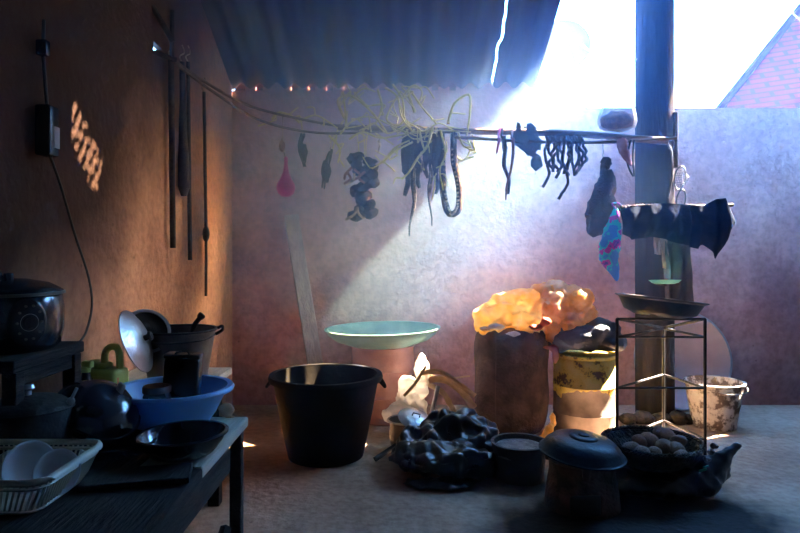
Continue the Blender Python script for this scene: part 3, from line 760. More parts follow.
# rail with cloths
YR = 3.83
bm = B(); tube(bm, [W(619,209,YR), W(733,205,YR)], .011, n=8); tube(bm, [W(655,207,YR), W(657,207,4.0)], .010, n=8)
tag(emit('cloth_rail', bm, 'wood_pole', loc=W(655,207,YR)), 'short rail fixed to the pillar at shoulder height under the dark cloths', 'rail')
bm = B(); drape(bm, [(621,209),(640,206),(660,203),(684,204),(705,206)], [(624,234),(632,240),(642,238),(655,237),(668,240),(690,246),(704,245)], YR-.045, amp=.022, waves=4, nx=44, nz=12, seed=1, bulge=.03)
drape(bm, [(621,209),(640,206),(660,203),(684,204),(705,206)], [(625,232),(640,236),(660,234),(700,240)], YR+.03, amp=.015, waves=4, nx=30, nz=8, seed=1)
r_ = root('hanging_cloth', 'wide navy cloth folded over the rail in front of the pillar', 'cloth', W(660,206,YR)); emit('cloth', bm, 'cloth_navy', r_)
bm = B()
for k in range(28):
    p = W(622+k*3, 208-1.5*math.sin(k*.11), YR-.02); blob(bm, p+Vector((0,0,.006)), (.017,.022,.012), sub=1, amp=.4, seed=k)
emit('frayed_fold', bm, 'cloth_grey', r_)
bm = B(); drape(bm, [(690,205),(704,206),(716,199),(726,198),(735,220)], [(688,247),(700,249),(702,244),(712,252),(717,259),(722,249),(727,238),(731,228)], YR-.09, amp=.02, waves=2.3, nx=40, nz=12, seed=4, bulge=.02)
tag(emit('hanging_cloth', bm, 'cloth_navy', loc=W(712,205,YR-.09)), 'stiff pointed navy cloth flaring out past the right end of the rail', 'cloth')
bm = B(); drape(bm, [(665,236),(676,236),(690,240)], [(666,306),(675,309),(692,308)], YR-.0, amp=.028, waves=2.2, nx=24, nz=16, seed=2, thick=.01)
tag(emit('hanging_cloth', bm, 'cloth_grey', loc=W(678,238,YR)), 'long narrow grey rag hanging low on the right side of the pillar', 'cloth')
bm = B(); drape(bm, [(654,236),(660,236)], [(655,254),(660,255)], YR+.02, amp=.012, waves=1.2, nx=10, nz=8, seed=2)
drape(bm, [(660,236),(668,236)], [(663,268),(672,270)], YR+.0, amp=.012, waves=1.2, nx=10, nz=8, seed=5)
tag(emit('hanging_cloth', bm, 'cloth_rose', loc=W(662,236,YR)), 'narrow rose-brown rag hanging in the middle of the pillar below the navy cloth', 'cloth')
# mint plate on the pillar
c = W(665,282,3.72)
r_ = root('mint_dish', 'small mint green dish on a peg in front of the pillar', 'dish', c)
bm = B(); lathe(bm, vessel([(.05,-.012),(.075,-.004),(.092,.012)], .004), c, n=32, rot=RX(-4)); emit('dish', bm, 'mint', r_)
bm = B(); tube(bm, [c+Vector((.01,.02,-.018)), c+Vector((.05,.33,-.018))], .01, n=6); emit('peg', bm, 'wood_dark', r_)

# ================================================================== floor, back
# plank leaning on the back wall
a, b = Vector((0,0,0)), Vector((0,0,0))
p0 = W(324,432,3.97); p0.z = .0; p1 = W(291,218,4.33)
ax = (p1-p0).normalized(); R_ = Vector((0,0,1)).rotation_difference(ax).to_matrix()
bm = B(); box(bm, (p0+p1)/2+Vector((0,.0,.02)), (.10,.035,(p1-p0).length), R_ @ RZ(18), .004)
tag(emit('leaning_plank', bm, 'wood_plank', loc=p0, smooth=False), 'long purple-grey plank leaning on the back wall behind the black tub', 'plank')
# black tub
c = Vector((W(326,375,3.33).x, 3.33, 0))
r_ = root('rubber_tub', 'large round black rubber tub standing on the floor in front of the leaning plank', 'tub', c)
bm = B(); lathe(bm, vessel([(.200,.0),(.222,.10),(.250,.24),(.276,.38),(.282,.425)], .010), c, n=64); emit('body', bm, 'black_rubber', r_)
bm = B(); lathe(bm, [(.272,.41),(.300,.405),(.306,.42),(.300,.437),(.274,.437),(.272,.41)], c, n=64); emit('rim', bm, 'black_rubber', r_)
bm = B()
for s in (-1, 1):
    bm = B(); tube(bm, smooth_pts([c+Vector((s*.29,-.05,.405)), c+Vector((s*.315,-.02,.37)), c+Vector((s*.315,.03,.37)), c+Vector((s*.29,.06,.405))],4), .008, n=6)
    emit('handle', bm, 'black_rubber', r_)
# purple rusty drum with the teal basin on it
c = Vector((W(383,342,4.08).x, 4.08, 0))
bm = B(); lathe(bm, [(.0005,0),(.205,0),(.211,.01),(.205,.02),(.205,.155),(.213,.165),(.205,.175),(.205,.32),(.213,.33),(.205,.34),(.205,.465),(.211,.475),(.205,.485),(.0005,.485)], c, n=56)
tag(emit('oil_drum', bm, 'rust', loc=c), 'squat rusty purple drum on the floor under the teal basin', 'drum')
R_ = RY(-1.2); cb = c+Vector((0,-.06,.487))
r_ = root('wide_basin', 'wide shallow pale teal basin resting on the rusty purple drum', 'basin', cb)
bm = B(); lathe(bm, vessel([(.20,.0),(.30,.035),(.352,.075),(.364,.105)], .006), cb, n=64, rot=R_); emit('bowl', bm, 'green_basin', r_)
bm = B(); lathe(bm, [(.358,.098),(.374,.104),(.376,.110),(.358,.110),(.358,.098)], cb, n=64, rot=R_); emit('rim', bm, 'green_basin', r_)
# white plastic sheet and split wood behind the black heap
bm = B(); blob(bm, W(411,402,3.72), (.08,.05,.15), sub=3, amp=.3, seed=1); blob(bm, W(422,378,3.70), (.032,.03,.14), sub=3, amp=.3, seed=2); blob(bm, W(404,414,3.68), (.12,.06,.07), sub=3, amp=.3, seed=3)
o = emit('plastic_sheet', bm, 'white_bag', loc=W(410,420,3.7)); crumple(o, .010, .02, .06, size2=.06, facet=.04); tag(o, 'crumpled white plastic sheet standing up behind the black heap', 'plastic sheet')
for k, (pp, r0, lab) in enumerate([([(421,373),(440,372),(456,382),(475,396)], .016, 'uppermost arched strip of split wood left of the brown sack'),
                             ([(424,380),(445,380),(462,392),(474,408)], .022, 'broad arched strip of split wood just below the uppermost one'),
                             ([(428,384),(442,392),(450,404),(456,418)], .017, 'short strip of split wood curving down into the black heap'),
                             ([(404,396),(415,384),(426,366)], .009, 'thin straight white lath leaning towards the teal basin'),
                             ([(418,372),(446,378),(470,376)], .006, 'thin level twig lying over the arched strips of split wood')]):
    Yk = 3.66+.03*k; pts = smooth_pts([W(x,y,Yk) for x,y in pp], 6)
    if k == 3: pts = [W(x,y,3.56) for x,y in pp]
    bm = B(); tube(bm, pts, r0, n=8, wob=.25, seed=k, flat=.45); tag(emit('wood_strip', bm, 'kindling', loc=pts[-1]), lab, 'firewood', 'split wood left of the sack')
# a dark stake
bm = B(); tube(bm, [W(438,386,3.62), W(431,416,3.58)], .013, n=6); tag(emit('stake', bm, 'alu', loc=W(431,416,3.58)), 'short grey stake standing out of the black heap below the split wood', 'stake')
# aluminium pot, its lid, and the black plastic heap
c = Vector((W(406,440,3.42).x, 3.42, 0))
r_ = root('soot_stained_pot', 'soot-stained round pot at the left end of the black plastic heap', 'pot', c)
bm = B(); lathe(bm, vessel([(.06,0),(.085,.03),(.092,.09),(.088,.15),(.096,.165)], .004), c, n=40); emit('body', bm, 'bucket_grey', r_)
bm = B(); lathe(bm, [(.094,.158),(.104,.160),(.104,.168),(.094,.168),(.094,.158)], c, n=40); emit('rim', bm, 'alu', r_)
cl = W(415,419,3.25); r_ = root('pot_lid', 'dented aluminium lid lying tilted on the black plastic heap', 'lid', cl)
bm = B(); R_ = rot_to((.25,-.35,.9)); lathe(bm, [(.0005,.018),(.05,.015),(.09,.004),(.093,0),(.088,-.003),(.05,.010),(.0005,.013)], cl, n=36, rot=R_); emit('lid', bm, 'alu', r_)
bm = B(); R2 = R_; tube(bm, [cl+R2@Vector(p) for p in ((-.02,0,.015),(-.018,0,.035),(.018,0,.035),(.02,0,.015))], .004, n=6); emit('handle', bm, 'black_matt', r_)
bm = B()
for k, (px,py,Y,s) in enumerate([(425,444,3.12,(.12,.11,.08)),(452,434,3.18,(.13,.11,.11)),(472,441,3.18,(.12,.12,.10)),(445,458,2.98,(.20,.11,.05)),(470,462,2.98,(.11,.10,.045)),(415,458,2.98,(.08,.08,.045))]):
    p = W(px,py,Y); p.z = max(p.z, s[2]*.9); blob(bm, p, s, sub=3, amp=.35, seed=k+5, ridged=True)
o = emit('black_plastic_heap', bm, 'black_bag', loc=(W(448,450,3.15).x, 3.15, 0)); crumple(o, .009, .04, .12, amp2=.010, size2=.05, facet=.055)
tag(o, 'heap of crumpled glossy black plastic on the floor left of the brown sack', 'plastic bag')
bm = B(); a = W(375,462,3.22); b = W(396,450,3.3); a.z = .012; b.z = .06; tube(bm, [a, b], .014, n=8, wob=.1)
tag(emit('charred_stick', bm, 'black_matt', loc=a), 'short charred stick on the floor between the black tub and the black heap', 'stick')
# loose flap of plastic at the front
bm = B(); blob(bm, (W(440,468,2.9).x, 2.88, .018), (.17,.07,.014), sub=3, amp=.3, seed=9)
o = emit('plastic_scrap', bm, 'black_bag', loc=(W(440,462,3.02).x, 3.02, 0)); crumple(o, .008, .03, .05)
tag(o, 'flat black plastic scrap on the floor in front of the black heap', 'plastic bag')

# brown woven sack with its orange bags
c = Vector((W(511,400,3.78).x, 3.78, 0)); zs = .615
r_ = root('woven_sack', 'tall full brown woven sack standing left of the yellow drum', 'sack', c)
bm = B(); lathe(bm, [(.0005,.0),(.17,.0),(.205,.03),(.222,.12),(.226,.26),(.216,.38),(.224,.48),(.222,.58),(.19,.645),(.10,.68),(.0005,.69)], c, n=56, wob=.07, seed=2, sy=.9)
for v in bm.verts:
    q = v.co; n_ = noise.noise(Vector((q.x*6, q.y*6, q.z*16)))*.012+noise.noise(Vector((q.x*3, q.y*3, q.z*34+q.x*8)))*.005
    d = Vector((q.x-c.x, q.y-c.y, 0)); 
    if d.length > .05: v.co = q+d.normalized()*n_
o = emit('body', bm, 'sack', r_, sub=1)
bm = B()
tube(bm, [c+Vector((.2225*math.cos(a), .2*math.sin(a), .0)) for a in ()] or [c+Vector((-.12,-.175,.02)), c+Vector((-.125,-.195,.3)), c+Vector((-.12,-.185,.6))], .004, n=5)
emit('seam', bm, 'sack', r_)
def P3(px,py,Y): return W(px,py,Y)
bm = B()
for k, (px,py,Y,s) in enumerate([(502,318,3.76,(.155,.15,.10)),(523,320,3.76,(.15,.15,.10)),(487,326,3.76,(.055,.12,.05)),(505,304,3.76,(.09,.09,.055)),(523,300,3.76,(.13,.10,.055)),(545,312,3.72,(.08,.1,.09)),(545,290,3.74,(.07,.06,.03))]):
    blob(bm, P3(px,py,Y), s, sub=3, amp=.25, seed=k+15)
o = emit('orange_bag', bm, 'orange_bag', loc=W(510,325,3.78)); crumple(o, .008, .035, .085, amp2=.012, size2=.045, facet=.055)
tag(o, 'glowing orange plastic bag bunched over the mouth of the brown sack', 'bag')
bm = B()
for k, (px,py,Y,s) in enumerate([(555,293,3.72,(.10,.09,.055)),(572,300,3.70,(.12,.10,.075)),(586,315,3.68,(.05,.08,.06)),(556,310,3.66,(.07,.07,.10)),(570,318,3.66,(.09,.07,.07)),(552,330,3.64,(.03,.05,.06))]):
    blob(bm, P3(px,py,Y), s, sub=3, amp=.25, seed=k+25)
o = emit('yellow_bag', bm, 'yellow_bag', loc=W(565,330,3.7)); crumple(o, .008, .035, .075, amp2=.012, size2=.04, facet=.055)
tag(o, 'pale yellow-orange plastic bag heaped on the dark blue sack above the drum', 'bag')
bm = B()
for k, (px,py,Y,s) in enumerate([(484,329,3.60,(.030,.03,.014)),(496,326,3.56,(.045,.03,.014)),(513,334,3.55,(.05,.03,.012))]): blob(bm, P3(px,py,Y), s, sub=3, amp=.3, seed=k+35)
o = emit('white_tie_cloth', bm, 'white_bag', loc=W(500,334,3.6)); crumple(o, .008, .02, .05); tag(o, 'white plastic strip twisted round the neck of the brown sack', 'plastic strip')
bm = B()
for k, (px,py,Y,s) in enumerate([(536,327,3.55,(.045,.03,.02)),(546,322,3.54,(.03,.03,.028))]): blob(bm, P3(px,py,Y), s, sub=2, amp=.3, seed=k)
o = emit('red_cloth', bm, 'red', loc=W(540,326,3.55)); crumple(o, .008, .015, .04); tag(o, 'small dark red scrap between the orange bag and the yellow bag', 'cloth')
# yellow drum with the dark sack on top
c = Vector((W(585,400,3.7).x, 3.7, 0))
r_ = root('yellow_drum', 'metal drum with flaking yellow upper half and grey-brown lower half', 'drum', c)
bm = B(); lathe(bm, [(.0005,0),(.183,0),(.186,.006),(.184,.012),(.184,.14),(.188,.147),(.184,.154),(.184,.30),(.188,.306),(.184,.312),(.183,.44),(.172,.465),(.178,.475),(.176,.482),(.0005,.482)], c, n=56); emit('body', bm, 'drum', r_)
bm = B(); lathe(bm, [(.168,.476),(.184,.476),(.186,.484),(.182,.492),(.168,.492),(.168,.476)], c, n=48); emit('rim', bm, 'drum', r_)
bm = B()
for k, (px,py,Y,s) in enumerate([(576,338,3.66,(.15,.14,.07)),(596,330,3.66,(.13,.13,.07)),(608,341,3.64,(.10,.12,.05)),(559,342,3.68,(.07,.1,.05))]): blob(bm, P3(px,py,Y), s, sub=3, amp=.18, seed=k+45)
o = emit('dark_blue_sack', bm, 'bluesack', loc=W(585,352,3.7)); crumple(o, .012, .03, .12, amp2=.008, size2=.051, facet=.03)
tag(o, 'slumped dark blue sack lying across the top of the yellow drum', 'sack')
bm = B()
for k, (px,py,Y,s) in enumerate([(556,356,3.58,(.022,.02,.05)),(550,347,3.60,(.045,.03,.016))]): blob(bm, P3(px,py,Y), s, sub=2, amp=.3, seed=k)
o = emit('cloth_corner', bm, 'cloth_rose', loc=W(552,356,3.6)); crumple(o, .01, .02, .05); tag(o, 'rose-brown cloth corner hanging out left of the dark blue sack', 'cloth')
bm = B(); 
for k, (px,py,s) in enumerate([(549,432,(.03,.03,.05)),(546,438,(.04,.03,.03)),(553,420,(.02,.02,.045))]):
    p = W(px,py,3.52); p.z = max(p.z, s[2]); blob(bm, p, s, sub=2, amp=.3, seed=k)
o = emit('crumpled_paper', bm, 'orange_bag', loc=(W(549,432,3.52).x, 3.52, 0)); crumple(o, .008, .02, .04); tag(o, 'sunlit orange crumpled wrapper on the floor between the sack and the drum', 'wrapper')

# spattered white bucket
c = Vector((W(714,382,3.88).x, 3.88, 0))
r_ = root('spattered_bucket', 'white bucket spattered with dirt standing right of the wire stand', 'bucket', c)
bm = B(); lathe(bm, vessel([(.125,0),(.145,.12),(.165,.25),(.168,.275)], .005), c, n=44); emit('body', bm, 'dirty_white', r_)
bm = B(); lathe(bm, [(.163,.268),(.176,.27),(.178,.278),(.172,.284),(.163,.282),(.163,.268)], c, n=44); emit('rim', bm, 'dirty_white', r_)
bm = B(); blob(bm, c+Vector((.178,-.02,.262)), (.02,.02,.022), sub=2, amp=.1); tube(bm, smooth_pts([c+Vector((.18,-.02,.27)), c+Vector((.12,-.16,.245)), c+Vector((0,-.19,.238)), c+Vector((-.12,-.14,.25)), c+Vector((-.175,-.02,.27))],5), .004, n=6); emit('handle', bm, 'dirty_white', r_)
# big round tray leaning on the wall behind the bucket
c = W(681,380,4.31); c.z = .338; nr = Vector((.03,-.985,.17)); R_ = rot_to(nr)
r_ = root('round_tray', 'large round rose-coloured tray standing on edge against the wall behind the bucket', 'tray', (c.x, 4.31, 0))
bm = B(); lathe(bm, [(.0005,-.02),(.22,-.02),(.27,-.005),(.315,.028),(.335,.034),(.335,.028),(.315,.02),(.27,-.013),(.22,-.028),(.0005,-.028)], c, n=64, rot=R_); emit('pan', bm, 'smoked_pink', r_)
bm = B(); lathe(bm, [(.327,.024),(.336,.022),(.344,.028),(.342,.037),(.330,.038),(.327,.024)], c, n=64, rot=R_); emit('rim', bm, 'alu', r_)

# ================================================================== wire stand with the dark pan
A_ = W(617,460,3.25); B_ = W(705,460,3.25); C_ = Vector((W(662,375,3.62).x, 3.60, 0))
A_.z = B_.z = 0; B_.x = W(705,400,3.25).x
r_ = root('wire_stand', 'black three-legged wire stand with a dark pan on top', 'stand', ((A_.x+B_.x)/2, 3.4, 0))
zt_ = CH-(319-HZ)/F*3.25
for q, base in enumerate((A_, B_)):
    bm = B(); tube(bm, [base+Vector((0,0,.0)), base+Vector((0,0,zt_))], .0085, n=8); emit('leg', bm, 'iron', r_)
bm = B(); tube(bm, [C_, C_+Vector((0,0,zt_-.09))], .0085, n=8); emit('leg', bm, 'iron', r_)
for z in (CH-(337-HZ)/F*3.25, CH-(388-HZ)/F*3.25, .11):
    bm = B(); a_, b_, c_ = [p+Vector((0,0,z)) for p in (A_,B_,C_)]
    for u, v in ((a_,b_),(b_,c_),(c_,a_)): tube(bm, [u, v], .0065, n=8)
    emit('shelf_ring', bm, 'iron', r_)
bm = B(); tube(bm, [A_+Vector((0,0,zt_)), B_+Vector((0,0,zt_))], .0075, n=8); tube(bm, [A_+Vector((0,0,zt_)), C_+Vector((0,0,zt_-.09))], .0075, n=8); tube(bm, [B_+Vector((0,0,zt_)), C_+Vector((0,0,zt_-.09))], .0075, n=8); emit('top_ring', bm, 'iron', r_)
c = W(659,319,3.36); c.z = zt_+.004; R_ = RY(6.5)@RX(-1)
r_ = root('dark_pan', 'dark two-handled pan tilted on top of the wire stand', 'pan', c)
bm = B(); lathe(bm, vessel([(.13,0),(.185,.025),(.212,.075),(.222,.09)], .005), c, n=48, rot=R_); emit('bowl', bm, 'blue_enamel', r_)
bm = B(); lathe(bm, [(.215,.083),(.238,.092),(.238,.098),(.215,.096),(.215,.083)], c, n=48, rot=R_); emit('rim', bm, 'black_matt', r_)

# ================================================================== stoves, lid and basket in front
c = Vector((W(520,443,3.0).x, 3.0, 0))
r_ = root('charcoal_stove', 'low round charcoal stove full of grey ash left of the lidded pot', 'stove', c)
bm = B(); lathe(bm, vessel([(.115,0),(.122,.08),(.135,.165),(.14,.175)], .014), c, n=44, wob=.03); emit('body', bm, 'black_matt', r_)
bm = B(); lathe(bm, [(.0005,.155),(.05,.16),(.10,.156),(.124,.150),(.124,.12),(.0005,.12)], c, n=36, wob=.1); emit('ash', bm, 'ash', r_)
c = Vector((W(582,440,2.68).x, 2.68, 0))
r_ = root('clay_stove', 'brown clay stove blackened by soot with the dark blue lidded pot on it', 'stove', c)
bm = B(); lathe(bm, vessel([(.155,0),(.150,.07),(.138,.15),(.142,.195)], .03), c, n=44, wob=.06, seed=4); emit('body', bm, 'clay', r_)
bm = B(); box(bm, c+Vector((-.03,-.152,.055)), (.13,.02,.085), RZ(4), .012); emit('dark_front', bm, 'black_matt', r_)  # black slab added to darken the lower stove front
bm = B()
for a in (-100,20,140): box(bm, c+Vector((.145*math.cos(math.radians(a)), .145*math.sin(math.radians(a)), .185)), (.05,.03,.05), RZ(a), .008)
emit('pot_rest', bm, 'clay', r_)
ct = c+Vector((0,0,.135))
r_ = root('lidded_pot', 'pot under a wide dark blue domed lid on the clay stove', 'pot', ct)
bm = B(); lathe(bm, vessel([(.07,0.0),(.098,.03),(.104,.085),(.112,.095)], .004), ct, n=40); emit('body', bm, 'black_matt', r_)
R_ = RY(5)@RX(4); cl = ct+Vector((0,0,.092))
bm = B(); lathe(bm, [(.0005,.075),(.045,.076),(.06,.070),(.062,.066),(.11,.061),(.135,.052),(.160,.030),(.172,.008),(.184,.002),(.184,-.004),(.170,.0),(.155,.024),(.13,.044),(.0005,.062)], cl, n=56, rot=R_); emit('lid', bm, 'blue_enamel', r_)
bm = B(); lathe(bm, [(.0005,.084),(.022,.083),(.026,.079),(.024,.074),(.0005,.074)], cl, n=30, rot=R_); emit('knob', bm, 'blue_enamel', r_)

# black bag with a pointed corner under the potato basket
c = Vector((W(655,465,2.82).x, 2.84, 0))
bm = B()
for k, (dx,dy,z,s) in enumerate([(-.12,0,.06,(.16,.17,.06)),(.02,0,.06,(.2,.2,.065)),(.14,-.05,.07,(.13,.13,.06)),(.22,-.06,.11,(.09,.07,.06)),(.275,-.07,.165,(.055,.035,.035)),(.315,-.07,.20,(.035,.022,.022)),(.345,-.07,.225,(.02,.014,.014))]):
    blob(bm, c+Vector((dx,dy,z)), s, sub=3, amp=.12, seed=k+60)
r_ = root('black_sack', 'black plastic sack with a pointed twisted corner lying under the potato basket', 'sack', c)
o = emit('body', bm, 'black_bag', r_); crumple(o, .012, .03, .07, amp2=.015, size2=.05)
bm = B(); p = W(703,470,2.62); box(bm, p+Vector((0,0,0)), (.034,.006,.010), RY(-18), .002); box(bm, p+Vector((.012,0,.014)), (.026,.006,.007), RY(-18), .002); emit('printed_mark', bm, 'green_print', r_)
cb = Vector((W(652,441,2.86).x, 2.86, .115))
r_ = root('potato_basket', 'shallow round blackened wicker basket of potatoes on the black sack', 'basket', cb)
bm = B(); prof = [(.12,0),(.165,.03),(.195,.07),(.212,.10)]
lathe(bm, vessel(prof, .010), cb, n=60); 
for v in bm.verts:
    a = math.atan2(v.co.y-cb.y, v.co.x-cb.x); v.co += Vector((math.cos(a),math.sin(a),0))*.004*math.sin(a*30+v.co.z*180)
emit('bowl', bm, 'wicker', r_)
bm = B()
for ph in (0, 2.1, 4.2):
    pts = []
    for i in range(121):
        a = 2*PI*i/120; q = a*26+ph; rr_ = .216+.007*math.cos(q)
        pts.append(cb+Vector((rr_*math.cos(a), rr_*math.sin(a), .105+.007*math.sin(q))))
    tube(bm, pts, .0055, n=5)
emit('braided_rim', bm, 'wicker', r_)
spots = [(631,448,.035,'leftmost potato, flat, by the basket edge'),(642,452,.034,'pale potato at the front left of the basket'),(650,440,.040,'largest round potato standing up in the basket middle'),(664,446,.038,'potato in front, right of the round one in the middle'),
         (655,452,.030,'small potato at the front edge below the round one'),(668,435,.036,'potato at the back, upper right of the pile'),(678,441,.034,'potato at the right end of the back row'),(676,449,.036,'potato at the right front of the pile'),(683,456,.03,'small potato at the far right against the basket edge'),(640,441,.03,'potato half hidden at the back left of the pile'),(660,430,.028,'darker potato at the very back of the pile')]
proto = None
for k, (px,py,r,lab) in enumerate(spots):
    Yp = .155*0+2.86+(444-py)*.010
    p = W(px,py,Yp)
    p = Vector((p.x, Yp, max(cb.z+.045, min(p.z, cb.z+.12))))
    d = Vector((p.x-cb.x, p.y-cb.y, 0))
    if d.length > .14: d = d.normalized()*.14; p.x = cb.x+d.x; p.y = cb.y+d.y
    if proto is None:
        bm = B(); blob(bm, (0,0,0), (1.25,1.0,.85), sub=3, amp=.12, fr=1.3, seed=3); o = emit('potato', bm, 'potato'); proto = o
    else:
        o = proto.copy(); COL.objects.link(o)
    o.location = p; o.scale = (r,r,r); o.rotation_euler = (random.uniform(-.4,.4), random.uniform(-.4,.4), random.uniform(0,3)); tag(o, lab, 'potato', 'potatoes in the wicker basket')
# small dark shells and scraps at the right end of the sack
for k, (px,py) in enumerate([(711,452),(707,459),(714,446)]):
    bm = B(); blob(bm, W(px,py,2.66), (.016,.014,.015), sub=2, amp=.3, seed=k); tag(emit('scrap', bm, 'ash', loc=W(px,py,2.66)), 'little pale scrap stuck to the twisted corner of the black sack', 'scrap', 'pale scraps on the sack corner')

# ================================================================== left: table, bench and kitchen things
ZT = .60
r_ = root('low_table', 'low dark wooden plank table in the left foreground', 'table', (-.8, 1.3, 0))
def board(x0,x1,y0,y1,z,t,m,rot=0,parent=None,name='tabletop_plank'):
    bm = B(); box(bm, (0,0,0), (x1-x0,y1-y0,t), RZ(rot), .004); bmesh.ops.translate(bm, vec=((x0+x1)/2,(y0+y1)/2,z-t/2), verts=bm.verts)
    return emit(name, bm, m, parent, smooth=False)
board(-.605,-.455,1.43,1.86,ZT,.028,'wood_grey',0,r_)
board(-.76,-.61,.55,1.86,ZT,.028,'wood_dark',0,r_)
board(-.92,-.765,.55,1.86,ZT,.028,'wood_dark',0,r_)
board(-1.165,-.925,.55,1.86,ZT,.028,'wood_dark',0,r_)
board(-.605,-.43,.55,1.42,ZT,.028,'wood_dark',3.0,r_)
for (x,y) in ((-.48,1.82),(-1.12,1.79),(-.50,.62),(-1.12,.62)):
    bm = B(); box(bm, (x,y,ZT/2-.014), (.034,.034,ZT-.028), None, .004); emit('leg', bm, 'wood_dark', r_, smooth=False)
bm = B(); box(bm, (-.5,1.2,.50), (.03,1.15,.07), None, .004); emit('apron', bm, 'wood_dark', r_, smooth=False)
bm = B(); box(bm, (-.81,1.79,.50), (.6,.03,.07), None, .004); emit('apron', bm, 'wood_dark', r_, smooth=False)
bm = B(); tube(bm, [(-.5,1.78,.30), (-.52,1.25,.02)], .018, n=6); emit('brace', bm, 'wood_dark', r_)
# bench behind
r_ = root('bench', 'dark wooden bench behind the low table against the left wall', 'bench', (-.95, 2.3, 0))
board(-1.165,-.745,1.90,2.75,.58,.03,'wood_grey',0,r_,'bench_top')
for (x,y) in ((-.80,2.68),(-1.10,2.68),(-.80,1.97),(-1.10,1.97)):
    bm = B(); box(bm, (x,y,.275), (.05,.05,.55), None, .004); emit('leg', bm, 'wood_dark', r_, smooth=False)

def pot(name, lab, cat, c, prof, t, m, rot=None, rim=None, wob=0, rimm=None, group=None, n=44, sx=1):
    r_ = root(name, lab, cat, c, group)
    bm = B(); lathe(bm, vessel(prof, t), c, n=n, rot=rot, wob=wob, sx=sx); emit('body', bm, m, r_)
    R0, z0 = prof[-1]; k = rim or .006
    bm = B(); lathe(bm, [(R0-t,z0-k*.6),(R0+k,z0-k*.5),(R0+k*1.2,z0+k*.2),(R0+k*.6,z0+k*.7),(R0-t,z0+k*.5),(R0-t,z0-k*.6)], c, n=n, rot=rot, sx=sx); emit('rim', bm, rimm or m, r_)
    return r_
# bucket on bench
cbk = Vector((-.845, 2.36, .58))
r_ = pot('metal_bucket', 'smoke-stained grey metal bucket on the bench by the left wall', 'bucket', cbk, [(.10,0),(.115,.08),(.132,.18),(.138,.218)], .004, 'bucket_grey', rim=.007, rimm='black_matt')
bm = B(); tube(bm, smooth_pts([cbk+Vector((.143,.0,.20)), cbk+Vector((.168,.0,.215)), cbk+Vector((.172,-.01,.232)), cbk+Vector((.155,-.01,.225))],4), .006, n=6); tube(bm, smooth_pts([cbk+Vector((-.14,0,.20)), cbk+Vector((-.12,-.10,.19)), cbk+Vector((0,-.148,.185)), cbk+Vector((.12,-.10,.19)), cbk+Vector((.143,0,.20))],5), .0035, n=6); emit('handle', bm, 'black_matt', r_)
a = cbk+Vector((.03,-.02,.06)); b = W(203,314,2.34)
r_ = root('ladle', 'black ladle standing in the smoke-stained metal bucket', 'ladle', a)
bm = B(); pp = [a, W(192,331,2.34), W(199,319,2.34), b]; tube(bm, smooth_pts(pp,4), [.006]*5+[.009]*4+[.014]*3+[.010], n=8, flat=.5); emit('handle', bm, 'black_matt', r_)
bm = B(); blob(bm, a, (.035,.035,.02), sub=2, amp=.0); emit('scoop', bm, 'black_matt', r_)
# lids leaning on the bucket's left
c = W(137,341,2.16); R_ = rot_to((.92,.06,.36))
r_ = root('pot_lid', 'big bright aluminium lid standing on edge against the left of the metal bucket', 'lid', c)
bm = B(); lathe(bm, [(.0005,.028),(.05,.025),(.09,.013),(.108,.002),(.114,.0),(.114,-.004),(.106,-.002),(.088,.009),(.05,.02),(.0005,.023)], c, n=48, rot=R_); emit('lid', bm, 'alu', r_)
bm = B(); lathe(bm, [(.0005,.025),(.01,.025),(.01,.04),(.018,.046),(.014,.054),(.0005,.055)], c, n=16, rot=R_); emit('knob', bm, 'black_matt', r_)
c2 = W(147,331,2.24); R_ = rot_to((.55,-.62,.45))
r_ = root('deep_lid', 'dark round lid with a pale rim behind the bright aluminium lid', 'lid', c2)
bm = B(); lathe(bm, [(.0005,-.01),(.05,-.008),(.078,.0),(.078,-.005),(.05,-.014),(.0005,-.016)], c2, n=40, rot=R_); emit('lid', bm, 'black_matt', r_)
bm = B(); lathe(bm, [(.074,-.003),(.084,-.003),(.085,.004),(.074,.004),(.074,-.003)], c2, n=40, rot=R_); emit('rim', bm, 'alu', r_)
# blue basin with black box and jar
cb = Vector((W(173,400,1.79).x, 1.79, ZT))
# (partly past the table end, so it rests on table and bench)
r_ = root('blue_basin', 'bright blue plastic washing basin on the far end of the low table', 'basin', cb)
bm = B(); lathe(bm, vessel([(.098,0),(.120,.03),(.144,.080),(.155,.102)], .0035), cb, n=60); emit('body', bm, 'blue_plastic', r_)
bm = B(); lathe(bm, [(.151,.098),(.166,.100),(.170,.094),(.172,.100),(.167,.107),(.152,.106),(.151,.098)], cb, n=60); emit('rim', bm, 'blue_plastic', r_)
c = W(182,400,1.80); c.z = ZT+.006
r_ = root('black_canister', 'square black canister standing in the blue basin', 'canister', c)
bm = B(); box(bm, c+Vector((0,0,.092)), (.100,.07,.185), RZ(8)@RY(4), .012); emit('body', bm, 'black_glossy', r_)
bm = B(); box(bm, c+Vector((.006,0,.188)), (.102,.072,.012), RZ(8)@RY(4), .005); emit('lid', bm, 'black_glossy', r_)
bm = B(); tube(bm, smooth_pts([c+Vector((-.014,-.02,.192)), c+Vector((-.006,-.02,.201)), c+Vector((.018,-.01,.201)), c+Vector((.026,-.01,.192))],4), .003, n=6); emit('handle', bm, 'black_glossy', r_)
c = W(157,400,1.73); c.z = ZT+.006
r_ = root('glass_jar', 'smoky glass jar with a grey lid in the blue basin left of the canister', 'jar', c)
bm = B(); lathe(bm, vessel([(.034,0),(.037,.006),(.037,.088),(.032,.098)], .002), c, n=32); emit('glass', bm, 'glass_grey', r_)
bm = B(); lathe(bm, [(.0005,.116),(.036,.116),(.038,.112),(.038,.098),(.030,.098),(.0005,.100)], c, n=32); emit('lid', bm, 'bucket_grey', r_)
